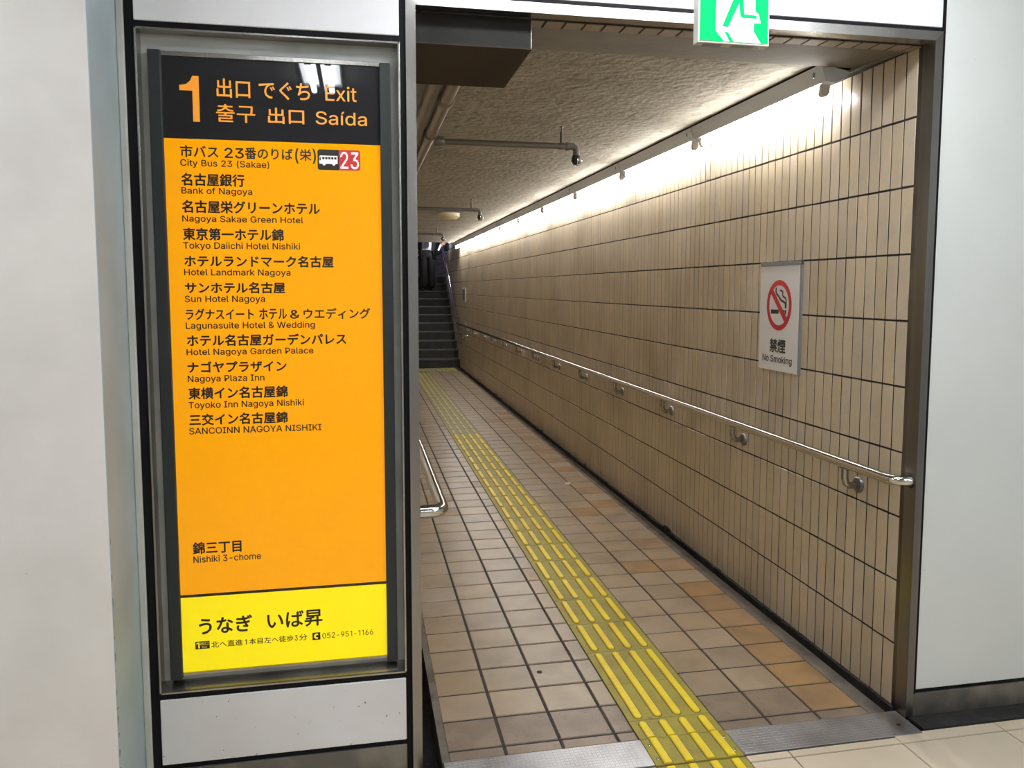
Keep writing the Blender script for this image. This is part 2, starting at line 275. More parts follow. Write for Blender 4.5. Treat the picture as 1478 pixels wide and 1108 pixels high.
# ------------------------------------------------------------------ lettering
GLYPHS = """&448|197,-7 150,-2 110,12 78,34 54,62 39,96 34,133 37,163 47,189 63,213 85,235 111,256 140,279 216,335 226,343 237,352 246,363 255,375 260,389 262,405 258,427 245,445 226,457 201,461 184,459 168,453 155,444 145,431 139,416 137,399 139,380 145,363 155,346 169,327 185,307 204,284 438,0 364,0 171,231 121,293 102,319 87,344 78,370 75,398 79,430 91,458 109,481 134,499 165,510 200,513 235,510 266,499 290,482 308,459 320,433 324,404 322,382 315,362 305,342 291,325 275,308 256,293 154,217 128,195 110,174 100,154 97,131 100,108 109,87 124,70 143,57 166,49 193,46 223,50 251,59 278,75 301,95 321,121 336,151 346,186 349,224 408,224 405,180 397,144 385,115 371,92 357,75 345,62 333,47 305,23 271,7 234,-3
(273|89,207 92,264 101,324 109,364 119,403 132,441 153,494 177,539 236,539 212,485 191,428 174,370 161,313 154,258 151,207 154,161 160,115 172,67 188,16 202,-19 218,-57 236,-96 177,-96 150,-46 128,4 111,55 99,106 92,156
)273|37,-96 56,-56 72,-18 86,18 102,69 113,116 120,162 122,207 119,258 112,313 99,370 82,428 62,485 37,539 97,539 121,494 142,441 154,403 164,364 173,323 181,264 184,207 182,156 174,104 161,53 144,3 123,-47 97,-96
-453|337,244 337,188 114,188 114,244
0453|227,-7 174,1 130,24 95,62 69,113 57,155 50,202 48,254 50,306 57,353 69,395 95,447 130,484 174,508 227,516 279,508 323,484 358,447 384,395 396,353 403,306 405,254 403,202 396,155 384,113 359,62 323,24 279,1|227,50 261,56 290,74 313,103 330,144 340,194 344,254 340,314 330,365 313,405 290,435 261,453 227,460 192,453 163,435 140,405 123,365 113,314 109,254 113,194 123,144 140,103 163,74 192,56
1453|76,0 76,55 391,55 391,0|276,509 276,0 212,0 212,448 209,448 86,358 86,427 198,509
2453|64,0 64,47 234,229 261,257 282,282 299,305 311,327 318,348 320,371 317,397 308,419 293,436 273,449 250,457 224,460 196,457 172,447 153,433 139,413 130,390 127,362 66,362 71,405 86,442 111,473 143,496 182,511 225,516 268,511 306,497 337,474 361,445 376,411 381,372 378,345 371,318 357,290 336,259 306,223 267,180 153,60 153,57 389,57 389,0
3453|218,-7 173,-3 133,10 98,30 70,57 52,91 44,132 109,132 115,107 126,87 144,71 165,59 191,52 219,50 248,53 275,61 297,74 315,93 325,116 329,145 326,172 316,196 299,217 275,234 242,244 201,248 157,248 157,299 288,448 288,452 70,452 70,509 372,509 372,461 211,278 211,289 264,288 308,276 344,253 371,222 387,186 393,145 387,103 370,66 344,36 309,12 266,-2
5453|221,-7 178,-2 140,11 108,32 83,60 66,93 60,130 122,130 127,108 138,89 154,73 173,60 196,52 221,50 250,53 276,64 298,82 314,104 324,131 328,162 324,193 314,221 297,244 275,262 248,273 218,277 192,275 167,268 145,258 128,246 67,253 96,509 366,509 366,452 151,452 134,301 136,301 155,315 178,325 203,331 229,334 263,330 294,321 321,306 345,285 364,260 379,231 388,199 391,163 385,117 369,76 343,41 309,15 268,-1
6453|226,-7 182,-1 142,15 109,40 84,74 69,115 64,162 68,199 80,239 102,285 137,340 252,509 322,509 151,261 145,261 154,275 165,288 179,299 196,307 214,312 235,314 278,309 316,295 346,271 370,240 384,201 389,157 384,112 368,73 343,39 310,14 271,-2|226,48 254,52 279,63 299,79 314,101 324,128 327,157 324,187 314,213 299,235 279,251 254,262 226,265 198,262 174,252 153,235 138,214 128,188 125,158 128,128 138,102 153,79 174,63 198,52
9453|226,516 271,510 310,494 343,468 368,434 384,393 389,347 385,309 373,270 350,224 315,168 200,0 130,0 301,248 307,248 299,234 287,221 273,210 257,202 238,196 218,195 175,199 137,214 106,237 83,269 68,307 64,352 69,397 85,436 110,469 143,494 182,510|226,460 199,457 174,446 154,429 138,407 129,381 125,352 129,322 138,295 154,274 174,257 199,247 226,243 254,247 279,257 299,273 314,295 324,321 327,350 324,381 314,407 299,429 279,446 254,457
A480|16,0 201,509 276,509 463,0 395,0 287,302 276,334 264,372 250,420 232,478 245,478 228,419 213,371 201,333 191,302 85,0|110,142 110,199 370,199 370,142
B456|60,0 60,509 241,509 289,504 329,491 359,469 381,442 394,410 398,374 395,344 387,320 373,301 356,286 336,275 315,267 315,262 339,257 363,245 385,227 402,203 414,173 418,136 413,100 400,67 377,39 344,18 301,4 247,0|125,57 245,57 296,63 330,80 349,105 355,137 352,161 342,184 327,203 306,218 279,228 248,231 125,231|125,285 238,285 265,288 288,296 308,309 323,326 333,348 336,372 330,403 313,429 283,446 240,452 125,452
C510|267,-7 225,-3 186,7 150,25 119,49 92,79 70,115 53,157 44,203 40,254 44,305 53,352 70,393 92,429 119,459 150,484 186,501 225,512 267,516 305,513 340,504 373,490 402,471 427,447 448,418 463,385 473,348 408,348 401,373 389,395 375,413 357,428 337,440 315,449 292,454 267,456 223,450 184,432 150,403 125,364 109,314 103,254 109,194 125,145 151,105 184,76 223,59 267,53 292,55 315,60 337,69 357,81 375,96 389,114 401,136 408,160 473,160 463,124 448,91 428,62 402,38 373,19 341,5 305,-4
D502|219,0 96,0 96,57 215,57 272,63 318,81 354,110 379,149 394,198 399,255 394,312 379,361 354,399 320,428 275,446 221,452 93,452 93,509 225,509 273,505 315,495 353,478 399,441 433,391 449,351 458,306 462,255 458,205 449,159 433,119 411,83 384,54 351,31 312,14 268,3|125,509 125,0 60,0 60,509
E419|60,0 60,509 372,509 372,452 125,452 125,286 355,286 355,229 125,229 125,57 375,57 375,0
G520|269,-7 225,-3 185,7 149,25 118,49 91,79 69,116 53,157 43,203 40,254 43,305 53,352 69,393 91,429 117,459 149,484 184,501 223,512 265,516 304,513 340,504 374,489 403,469 429,445 449,416 465,384 474,349 408,349 399,372 387,393 373,411 356,427 337,439 315,448 291,454 265,456 222,450 183,432 150,404 125,364 109,314 103,254 109,194 125,145 151,105 184,76 224,59 269,53 309,57 345,71 374,93 396,123 410,160 415,202 434,199 283,199 283,256 478,256 478,200 471,141 451,91 419,50 377,19 326,0
H517|60,0 60,509 125,509 125,289 392,289 392,509 457,509 457,0 392,0 392,232 125,232 125,0
I300|31,0 31,57 118,57 118,452 31,452 31,509 269,509 269,452 183,452 183,57 269,57 269,0
K467|104,145 104,216 122,239 139,261 157,282 174,303 193,324 212,344 364,509 448,509 231,276 228,276|60,0 60,509 125,509 125,334 124,225 125,193 125,0|372,0 188,259 228,309 449,0
L393|60,0 60,509 125,509 125,57 361,57 361,0
N523|60,0 60,509 136,509 343,183 352,169 363,151 375,130 388,107 401,82 414,55 405,54 402,81 401,108 400,134 399,157 399,195 399,509 463,509 463,0 387,0 202,290 190,310 177,331 164,354 148,381 108,452 119,454 122,384 123,354 124,328 125,307 125,291 125,0
O533|267,-7 225,-3 186,7 150,25 119,49 92,79 70,115 53,157 44,203 40,254 44,305 53,352 70,393 92,429 119,459 150,484 186,501 225,512 267,516 309,512 348,501 384,484 415,459 442,429 464,393 480,352 490,305 493,254 490,203 480,157 464,115 442,79 415,49 384,25 348,7 309,-3|267,53 310,59 349,76 383,105 408,144 425,194 430,254 425,314 408,365 383,404 349,433 310,450 267,456 223,450 184,433 151,404 125,364 109,314 103,254 109,194 125,144 151,105 184,76 223,59
P445|60,0 60,509 235,509 289,503 332,487 366,462 390,430 404,391 409,348 404,304 390,265 366,233 332,207 289,191 235,186 109,186 109,242 233,242 269,246 297,256 318,272 333,294 342,319 344,348 342,376 333,402 318,423 297,439 268,449 232,452 125,452 125,0
S447|224,-9 172,-4 128,9 91,31 64,60 46,96 38,137 104,137 110,110 123,88 142,71 166,59 194,52 224,49 257,52 286,60 311,74 329,92 341,114 346,139 342,161 332,179 316,193 296,205 272,214 245,222 184,239 128,260 86,289 60,326 52,372 58,413 75,448 102,476 138,498 180,511 227,516 275,511 316,498 351,476 377,449 394,415 401,378 337,378 326,412 302,437 267,453 225,459 194,456 167,448 145,435 129,418 118,398 115,376 119,352 131,334 148,319 169,308 191,300 212,293 264,279 287,272 312,264 336,252 359,238 379,220 395,198 405,171 408,139 403,99 386,64 360,34 323,11 278,-4
T449|32,452 32,509 417,509 417,452 257,452 257,0 193,0 193,452
W686|155,0 16,509 82,509 163,196 170,171 175,145 181,120 187,94 192,67 197,40 189,40 194,67 200,94 205,120 211,145 218,171 224,196 306,509 380,509 462,196 468,171 474,145 480,120 486,94 492,67 497,40 488,40 493,67 499,94 504,120 510,145 523,196 603,509 670,509 530,0 455,0 368,323 359,356 351,391 344,431 336,475 350,475 342,433 335,395 327,359 318,323 230,0
Y472|203,0 203,208 16,509 91,509 192,344 208,318 222,292 236,264 250,230 224,230 237,265 251,293 265,318 280,344 381,509 455,509 268,208 268,0
a389|160,-9 126,-5 94,5 68,22 48,45 35,73 30,108 34,138 43,161 58,179 78,193 100,203 125,211 152,216 178,220 209,224 234,227 252,230 265,235 273,243 276,255 276,257 273,279 267,297 256,311 240,322 220,329 196,331 171,329 149,322 132,313 118,301 107,288 100,274 41,291 57,322 79,346 104,364 133,375 163,382 194,384 215,383 239,379 263,372 286,360 306,343 322,320 333,290 337,251 337,0 277,0 277,52 272,52 264,38 252,25 236,12 215,1 190,-6|170,45 202,49 228,59 248,74 263,93 272,115 276,138 276,190 270,186 259,182 246,179 231,176 216,173 200,171 175,168 154,164 134,159 117,150 103,139 95,124 92,105 94,87 102,72 114,61 130,52 149,47
c396|207,-8 159,-2 117,16 82,46 56,85 40,133 34,187 40,243 56,291 82,330 117,360 159,378 207,384 234,383 260,377 284,368 305,356 324,341 340,322 353,301 362,277 303,262 298,276 290,289 281,301 270,311 257,319 242,325 226,329 207,330 173,325 145,310 124,287 108,258 99,224 96,187 99,151 108,117 124,89 145,66 173,51 207,46 226,48 243,52 258,58 271,66 282,76 292,89 299,102 304,117 363,102 354,78 341,56 325,37 306,21 285,9 261,-1 235,-6
d424|195,-8 151,-2 111,16 79,45 55,84 39,133 34,189 39,245 55,293 79,332 112,361 151,378 196,384 228,381 253,373 272,360 287,346 298,331 306,319 311,319 311,509 372,509 372,0 313,0 313,59 307,59 298,46 287,31 272,17 252,4 227,-5|205,47 236,51 263,65 284,86 299,115 309,150 312,189 309,229 300,263 284,291 263,312 237,325 205,330 172,325 145,311 124,290 108,261 99,227 96,189 99,151 109,117 124,88 145,66 172,51
e404|212,-8 161,-2 117,16 82,46 56,85 40,132 34,187 39,242 55,290 81,329 115,359 157,378 205,384 236,382 266,374 294,361 319,341 341,315 357,282 368,242 371,194 371,169 75,169 75,221 338,221 310,202 307,237 298,269 283,294 263,314 237,326 205,330 173,326 146,313 125,294 109,270 99,241 96,211 96,178 100,139 110,106 128,80 151,61 179,50 212,46 234,48 254,53 271,61 285,73 297,88 306,105 365,91 353,63 335,39 311,19 283,4 249,-5
f254|228,379 228,327 6,327 6,379|81,0 81,432 84,461 96,486 113,505 135,519 161,527 187,530 207,529 222,527 234,524 243,521 227,468 222,470 215,472 206,473 195,474 171,470 154,460 145,443 142,419 142,0
g425|207,-151 168,-148 134,-140 105,-127 82,-110 64,-91 51,-69 101,-41 110,-53 122,-66 136,-78 154,-88 178,-95 207,-97 249,-92 282,-75 304,-47 311,-6 311,68 306,68 298,56 287,41 272,28 252,16 227,8 195,5 152,10 113,27 80,53 55,90 39,136 34,191 39,246 55,293 80,332 112,361 152,378 196,384 228,382 253,373 273,360 288,346 299,331 308,319 313,319 313,379 372,379 372,-9 367,-54 350,-90 324,-117 291,-136 251,-147|205,59 237,63 264,75 285,95 300,121 309,154 312,193 309,231 300,264 285,291 264,312 237,325 205,330 172,325 145,312 124,290 109,262 99,229 96,193 99,155 109,123 124,96 145,76 172,63
h410|114,227 114,0 53,0 53,509 114,509 114,287 102,287 124,332 152,362 187,379 227,384 264,380 295,369 321,349 341,321 353,285 357,240 357,0 296,0 296,235 290,275 273,304 246,323 210,329 184,326 161,317 141,303 126,283 117,257
i167|53,0 53,379 114,379 114,0|84,443 67,446 54,455 44,468 41,483 44,499 54,512 67,521 84,524 100,521 114,512 123,499 126,483 123,468 114,455 100,446
k381|110,137 110,212 121,212 284,379 360,379 184,199 177,199|53,0 53,509 114,509 114,0|294,0 148,186 191,229 372,0
l189|139,-2 101,3 74,20 58,47 53,84 53,509 114,509 114,99 115,77 120,62 130,54 146,52 154,52 160,53 165,53 170,54 181,3 172,1 162,-1 151,-2
m610|53,0 53,379 112,379 112,295 108,295 118,323 132,346 151,363 172,376 195,384 219,386 257,380 287,361 309,331 321,295 312,295 322,321 337,343 357,361 381,375 407,383 437,386 468,383 497,372 522,354 541,328 553,296 557,255 557,0 496,0 496,254 490,289 473,313 447,326 419,330 395,328 374,320 358,307 345,290 338,270 335,247 335,0 274,0 274,260 269,288 253,311 229,326 199,330 178,328 158,320 140,307 126,289 117,266 114,238 114,0
n410|114,227 114,0 53,0 53,379 112,379 112,287 102,287 124,332 152,362 187,379 227,384 264,380 295,369 321,349 341,321 353,285 357,240 357,0 296,0 296,235 290,275 273,304 246,323 210,329 184,326 161,317 141,303 126,283 117,257
o415|207,-8 159,-2 117,16 82,46 56,85 40,133 34,187 40,243 56,291 82,330 117,360 159,378 207,384 256,378 299,360 333,330 359,291 376,243 381,187 376,133 359,85 333,46 299,16 256,-2|207,46 242,51 270,66 292,89 307,117 316,151 319,187 316,224 307,258 292,287 270,310 242,325 207,330 173,325 145,310 124,287 108,258 99,224 96,187 99,151 108,117 124,89 145,66 173,51
r259|53,0 53,379 112,379 112,321 115,321 130,347 152,367 181,380 213,385 221,385 229,384 243,384 243,322 239,323 230,324 219,325 207,326 182,323 159,315 140,301 126,284 117,262 114,237 114,0
s365|182,-8 145,-5 112,3 84,18 62,38 45,63 36,94 94,107 105,79 124,60 150,49 181,45 217,50 244,62 262,81 268,103 265,121 254,136 237,147 212,155 149,170 104,186 72,208 53,237 47,274 51,305 65,332 87,354 115,370 149,381 187,384 223,381 254,372 279,358 299,339 314,316 324,290 268,277 258,298 243,316 219,328 187,333 156,329 131,317 114,299 109,277 112,258 124,243 144,232 172,223 229,209 275,194 306,171 325,142 331,107 326,75 312,47 290,24 260,6 223,-5
t227|204,379 204,327 6,327 6,379|65,471 126,471 126,98 128,76 136,61 150,53 170,50 177,50 185,51 194,52 202,54 213,2 203,-1 192,-3 180,-4 168,-4 125,2 92,21 72,52 65,93
u410|182,-5 146,-1 115,11 89,31 69,59 57,95 53,139 53,379 114,379 114,144 119,105 137,75 164,56 200,50 226,53 249,62 268,77 283,97 293,122 296,153 296,379 357,379 357,0 298,0 298,92 307,92 286,47 257,17 222,0
x379|21,0 171,218 171,171 29,379 100,379 147,306 164,279 179,253 193,229 207,206 175,206 190,229 202,253 216,279 233,306 282,379 352,379 209,169 209,214 358,0 287,0 231,85 214,112 200,136 187,159 173,182 205,182 191,159 178,136 165,112 148,85 91,0
y389|47,-139 61,-86 71,-87 88,-90 104,-89 118,-84 130,-74 141,-58 151,-36 163,-1 17,379 84,379 165,155 177,121 187,87 196,53 206,21 184,21 193,53 202,87 212,121 224,155 305,379 371,379 204,-58 191,-85 177,-107 159,-124 139,-136 117,-143 91,-145 77,-145 65,-143 54,-141
z380|42,0 42,46 254,320 254,323 48,323 48,379 333,379 333,331 126,60 126,56 339,56 339,0
í167|53,0 53,379 114,379 114,0|57,429 104,529 173,529 107,429"""
GT = {}
for _l in GLYPHS.split('\n'):
    if not _l: continue
    _p = _l[1:].split('|')
    if _l[0] == '1': _p = ['360', _p[2]]
    GT[_l[0]] = (float(_p[0]), [[tuple(float(c) for c in q.split(',')) for q in s.split(' ')] for s in _p[1:]])
def _curve_mesh(cu):
    o = bpy.data.objects.new('tmp', cu); COL.objects.link(o)
    bpy.context.view_layer.update()
    me = o.evaluated_get(bpy.context.evaluated_depsgraph_get()).to_mesh()
    vs = [v.co.copy() for v in me.vertices]; fs = [tuple(p.vertices) for p in me.polygons]
    bpy.data.objects.remove(o); bpy.data.curves.remove(cu)
    return vs, fs
def _area(p): return sum(p[k][0]*p[(k+1) % len(p)][1]-p[(k+1) % len(p)][0]*p[k][1] for k in range(len(p)))
def _inside(q, p):
    r = False
    for k in range(len(p)):
        (xa, ya), (xb, yb) = p[k], p[(k+1) % len(p)]
        if (ya > q[1]) != (yb > q[1]) and q[0] < (xb-xa)*(q[1]-ya)/(yb-ya)+xa: r = not r
    return r
def latin(s):
    cu = bpy.data.curves.new('t', 'CURVE'); cu.dimensions = '2D'; cu.fill_mode = 'BOTH'
    x = 0.0; sg_ = _area(GT['H'][1][0]) > 0
    for ch in s:
        if ch == ' ': x += 200; continue
        a, sp = GT[ch]
        outer = [p for p in sp if (_area(p) > 0) == sg_]
        for poly in sp:
            if poly in outer: g = outer.index(poly)
            else: g = next((k for k, o_ in enumerate(outer) if _inside(poly[0], o_)), 0)
            q = cu.splines.new('POLY'); q.points.add(len(poly)-1); q.use_cyclic_u = True
            for i, (px, py) in enumerate(poly): q.points[i].co = ((x+px)/1000, py/1000+10*g, 0, 1)
        x += a
    vs, fs = _curve_mesh(cu)
    for v in vs: v.y -= 10*round(v.y/10)
    return vs, fs
def cjk(s):
    cu = bpy.data.curves.new('t', 'FONT'); cu.body = s; cu.resolution_u = 3
    return _curve_mesh(cu)
CAP = max(p[1] for p in GT['H'][1][0])/1000
def text_mb(s, u0, u1, v0, v1, place, bold=0.0, force=None):
    """fit the string into u0..u1 and (baseline/bottom) v0 .. (cap height/top) v1; place(u, v) -> 3D"""
    lat = all(ord(c) < 256 for c in s) if force is None else force
    vs, fs = latin(s) if lat else cjk(s)
    xa, xb = min(v.x for v in vs), max(v.x for v in vs)
    if lat: ya, yb = 0.0, CAP
    else: ya, yb = min(v.y for v in vs), max(v.y for v in vs)
    mb = MB(); offs = [(0, 0)] if not bold else [(-bold, 0), (bold, 0), (0, -bold), (0, bold)]
    for k, (ox, oy) in enumerate(offs):
        mb.add([place(u0+(v.x-xa)/(xb-xa)*(u1-u0)+ox, v0+(v.y-ya)/(yb-ya)*(v1-v0)+oy, k) for v in vs], fs)
    return mb

FP = 2.345     # plane of the facade
WX = 1.880     # face of the tiled wall
# ================================================================== SETTING
# ---- facade carcass (wall_front): black backing with panels
wf = MB()
wf.box(-.638, -.5935, FP+.002, FP+.09, 0, 2.75)
wf.box(.1225, .160, FP+.002, FP+.09, 0, 2.75)
wf.box(-.5935, .1225, FP+.002, FP+.09, 0, .337)
wf.box(-.5935, .1225, FP+.002, FP+.09, 2.229, 2.75)
wf.box(-.5935, .1225, FP+.056, FP+.09, .337, 2.229)
wf.box(.160, 1.915, FP+.002, FP+.055, 2.362, 2.75)
wf.box(WX+.022, 4.2, FP+.002, FP+.09, 0, 2.75)
wall_front = tag(wf.build('wall_front', M['black']), 'panelled facade with black gaps around the corridor opening', 'wall', kind='structure')
def panel(x0, x1, z0, z1, m, y0=FP-.002, name='wall_panel'):
    return child(MB().box(x0, x1, y0, FP+.014, z0, z1, .003), name, m, wall_front)
panel(-.5935, .1205, .1200, .3190, M['white_panel'])
panel(-.5935, .1215, 2.2465, 2.745, M['white_panel_top'])
panel(.150, 1.9035, 2.379, 2.745, M['white_panel_top'])
panel(1.9125, 3.05, .1000, 2.745, M['white_panel_r'])
panel(3.06, 4.19, .1000, 2.745, M['white_panel_r'])
panel(-.6375, -.6185, 0, 2.745, M['alu'], FP-.006, 'edge_strip')
panel(-.5935, .1215, .004, .105, M['kick'], FP-.004, 'metal_base')
panel(1.9035, 4.19, .002, .087, M['kick'], FP-.004, 'metal_base')
# dark dirty strip of floor along the facade foot
child(MB().box(1.9035, 1.9128, FP-.0052, FP+.014, .087, 2.745), 'black_joint', M['black'], wall_front)
child(MB().box(1.890, 4.19, 2.262, FP-.002, -.006, .0035), 'dirt_strip', M['pit'], wall_front)

# ---- protruding white wall on the left, its return painted blue grey
wl = MB().box(-3.0, -.640, 2.108, 2.42, 0, 2.75)
wall_left = tag(wl.build('wall_left', M['white_wall']), 'plain white scuffed wall projecting at the far left', 'wall', kind='structure')
child(MB().box(-.642, -.6378, 2.1085, FP-.001, 0, 2.75), 'painted_return', M['blue_grey'], wall_left)
rg = MB()
random.seed(3)
z = .02
while z < .9:
    h = random.uniform(.006, .03); rg.prism([(2.1085, z), (2.1085+random.uniform(.002, .009)*(1.2-z), z+h*.3), (2.1085+random.uniform(.002, .012)*(1.2-z), z+h*.7), (2.1085, z+h)], -.6383, -.6372, 'x'); z += h*random.uniform(.7, 1.6)+.10*z*random.random()
child(rg, 'chipped_edge', M['dirt'], wall_left)['kind'] = 'stuff'

# ---- metal frame of the opening
tr = empty('trim_1', (1.02, FP, 0)); tag(tr, 'brushed steel frame around the corridor opening', 'door frame', kind='structure')
FB = 2.400
child(MB().prism([(.140, 0), (.1690, 0), (.1690, 2.335), (.140, 2.365)], FP-.006, FB), 'jamb', M['steel_left'], tr)
child(MB().prism([(1.8765, 0), (1.9040, 0), (1.9040, 2.365), (1.8765, 2.335)], FP-.006, FP+.052), 'jamb', M['steel_jamb'], tr)
child(MB().prism([(.140, 2.365), (.1690, 2.335), (1.8765, 2.335), (1.9040, 2.365)], FP-.006, FP+.040), 'lintel', M['steel'], tr)
child(MB().box(.169, 1.8765, FP+.040, FB, 2.338, 2.362), 'lintel_soffit', M['steel_dark'], tr)
child(MB().box(1.8795, 1.8905, FP+.052, FB+.018, 0, 2.36), 'jamb_return', M['steel_dark'], tr)

# ---- hall floor
HJ = .0035
hf = MB().box(-3.0, 4.2, -3.5, 2.236, -.06, -.004)
hf.box(1.905, 4.2, 2.236, FP+.012, -.06, -.004)
hf.box(-.64, .100, 2.236, FP+.02, -.06, -.004)
hall_floor = tag(hf.build('floor', M['floor_grout']), 'cream tiled concourse floor in front of the opening', 'floor', kind='structure')
xs = [1.762+.4*k for k in range(-12, 7)]; ys = [2.205-.4*k for k in range(0, 15)]
st = MB()
for i in range(len(xs)-1):
    for j in range(len(ys)):
        x0, x1 = xs[i], xs[i+1]; y0, y1 = (ys[j]-.4, ys[j])
        if y0 < -3.5: continue
        near = j < 2 and x0 > -.1 and x0 < 3.2
        a, b_, c, d = x0+HJ/2, x1-HJ/2, y0+HJ/2, y1-HJ/2
        spans = [(a, b_)]
        if j <= 5:        # the tactile strip cuts the row
            spans = [(p, q) for p, q in ((a, min(b_, .903)), (max(a, 1.211), b_)) if q-p > .01] if (a < 1.21 and b_ > .90) else [(a, b_)]
        for p, q in spans:
            if near: child(MB().tile(p, q, c, d, -.0045, 0, .0015, 'z'), 'floor_tile', M['hall_tile'], hall_floor)
            else: st.tile(p, q, c, d, -.0045, 0, .0015, 'z')
for i in range(len(xs)-1):   # cut row between the last joint and the cover plate
    x0, x1 = xs[i]+HJ/2, xs[i+1]-HJ/2
    if x1 < -.64: continue
    for p, q in (((x0, min(x1, .903)), (max(x0, 1.211), x1)) if (x0 < 1.21 and x1 > .9) else ((x0, x1),)):
        if q-p > .01: child(MB().tile(p, q, 2.2085, (2.342 if q <= .17 else 2.240) if q < 1.90 else 2.258, -.0045, 0, .001, 'z'), 'floor_tile', M['hall_tile'], hall_floor)
s_ = child(st, 'distant_floor_tiles', M['hall_tile'], hall_floor); s_['kind'] = 'stuff'

# ---- corridor floor
YE = 14.95
cf = MB().box(.235, 1.835, 2.236, YE+.3, -.10, -.0042)
cf.box(.235, .2605, 2.39, YE+.3, -.0042, -.001, m=1)
cf.box(1.772, 1.835, 2.39, YE+.3, -.0042, -.0012, m=1)
cf.box(.10, WX+.03, 2.236, YE+.3, -.16, -.10, m=2)
cf.box(1.835, WX+.03, 2.40, YE+.3, -.10, -.028, m=2)
cf.box(.10, .235, 2.236, 2.262, -.10, -.004, m=1)
corr_floor = tag(cf.build('floor', [M['floor_grout'], M['concrete'], M['pit']]), 'tan quarry tiled corridor floor leading to the stairs', 'floor', kind='structure')
J = .0115
cols = [(.2605, .4415), (.4510, .6350), (.6445, .8275), (.8370, .9005), (1.2120, 1.3865), (1.3960, 1.5765), (1.5860, 1.770)]
TY0, TP = 2.447, .1783
rows = [(2.394, TY0-J/2)] + [(TY0+TP*k+J/2, TY0+TP*(k+1)-J/2) for k in range(0, 66)]
rows = [r for r in rows if r[1] < 14.23]
cells = []
for ri, (y0, y1) in enumerate(rows):
    for ci, (x0, x1) in enumerate(cols):
        cells.append((y0, x0, x1, y1, ri, ci))
cells.sort()
cache = {}; st = MB(); random.seed(11)
for n, (y0, x0, x1, y1, ri, ci) in enumerate(cells):
    if n < 300:
        if ri in (0, 1): m = 'floor_tile_dark' if not (ri == 1 and ci == 6) else 'floor_tile_orange'
        elif ci == 6 and (ri < 8 or random.random() < .4): m = 'floor_tile_orange'
        elif random.random() < .06 and ri > 8: m = 'floor_tile_orange'
        else: m = 'floor_tile'
        key = (ci, round(y1-y0, 4), m)
        if key not in cache:
            cache[key] = MB().tile(-(x1-x0)/2, (x1-x0)/2, -(y1-y0)/2, (y1-y0)/2, -.0045, 0, .0022, 'z').mesh('floor_tile', M[m])
        o = bpy.data.objects.new('floor_tile', cache[key]); COL.objects.link(o); o.parent = corr_floor
        o.location = ((x0+x1)/2, (y0+y1)/2, random.uniform(-.0006, .0003)); o.rotation_euler = (random.uniform(-.0025, .0025), random.uniform(-.0025, .0025), 0)
    else: st.tile(x0, x1, y0, y1, -.0045, 0, .0018, 'z')
o = child(st, 'distant_floor_tiles', M['floor_tile'], corr_floor); o['kind'] = 'stuff'

# ---- tactile guide path
TX0, TX1 = .9045, 1.2075
tp = empty('tactile_path', ((TX0+TX1)/2, 2.26, 0)); tag(tp, 'yellow tactile guide strip of raised bars running to the stairs', 'tactile paving')
bars_x = [.947, 1.0205, 1.0945, 1.1680]
def bar(mb, xc, y0, y1, r0=True, r1=True, w=.0145, h=.0055, zb=.0005):
    def outline(ww, ins):
        pts = []
        if r0: pts += [(xc+ww*math.cos(a), y0+w+(ww)*math.sin(a)) for a in [math.pi+math.pi*k/6 for k in range(7)]]
        else: pts += [(xc-ww, y0), (xc+ww, y0)]
        if r1: pts += [(xc+ww*math.cos(a), y1-w+(ww)*math.sin(a)) for a in [math.pi*k/6 for k in range(7)]]
        else: pts += [(xc+ww, y1), (xc-ww, y1)]
        return pts
    o1 = outline(w, 0); o2 = outline(w*.92, 0); o3 = outline(w*.72, 0); n = len(o1)
    vs = [(p[0], p[1], zb) for p in o1]+[(p[0], p[1], zb+h*.7) for p in o2]+[(p[0], p[1], zb+h) for p in o3]
    fs = [(i+k*n, (i+1) % n+k*n, (i+1) % n+(k+1)*n, i+(k+1)*n) for k in range(2) for i in range(n)]+[tuple(range(2*n, 3*n))]
    mb.add(vs, fs)
def guide_block(y0, y1, bspec, zt=.0006, x0=TX0, x1=TX1):
    c = MB().box(x0, x1, y0+.001, y1-.001, -.0045, zt, .0008)
    root = child(c, 'guide_block', M['tactile'], tp)
    for xc in bars_x:
        b = MB(); bar(b, xc, bspec[0], bspec[1], bspec[2], bspec[3], zb=zt)
        e0, e1 = (.003 if bspec[2] else 0), (.003 if bspec[3] else 0)
        dk = MB(); bar(dk, xc, bspec[0]-e0, bspec[1]+e1, bspec[2], bspec[3], w=.0175, h=.0006, zb=zt)
        b.add(dk.v, dk.f, 1)
        b.v = [(v[0]-tp.location.x, v[1]-tp.location.y, v[2]) for v in b.v]
        o = bpy.data.objects.new('raised_bar', b.mesh('raised_bar', [M['tactile_bar'], M['tactile_dirt']])); COL.objects.link(o); o.parent = root
    return root
guide_block(1.935, 2.236, (1.95, 2.228, True, False))
for k_ in range(8):
    ya_ = -.195+.26625*k_; guide_block(ya_, ya_+.26625, (ya_+.014, ya_+.252, True, True))
guide_block(2.240, 2.388, (2.244, 2.384, False, False), zt=.0030)
guide_block(2.392, 2.505, (2.395, 2.492, False, True))
guide_block(2.505, 2.764, (2.516, 2.764, True, False))
guide_block(2.764, 3.030, (2.764, 3.014, False, True))
y = 3.030; PB = .2775; far = MB(); farb = MB()
while y + PB < 14.24:
    if y < 8.0: guide_block(y, y+PB, (y+.014, y+PB-.014, True, True))
    else:
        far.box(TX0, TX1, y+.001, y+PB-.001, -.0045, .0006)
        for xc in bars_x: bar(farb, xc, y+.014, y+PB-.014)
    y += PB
child(far, 'distant_guide_blocks', M['tactile_far'], tp)['kind'] = 'stuff'
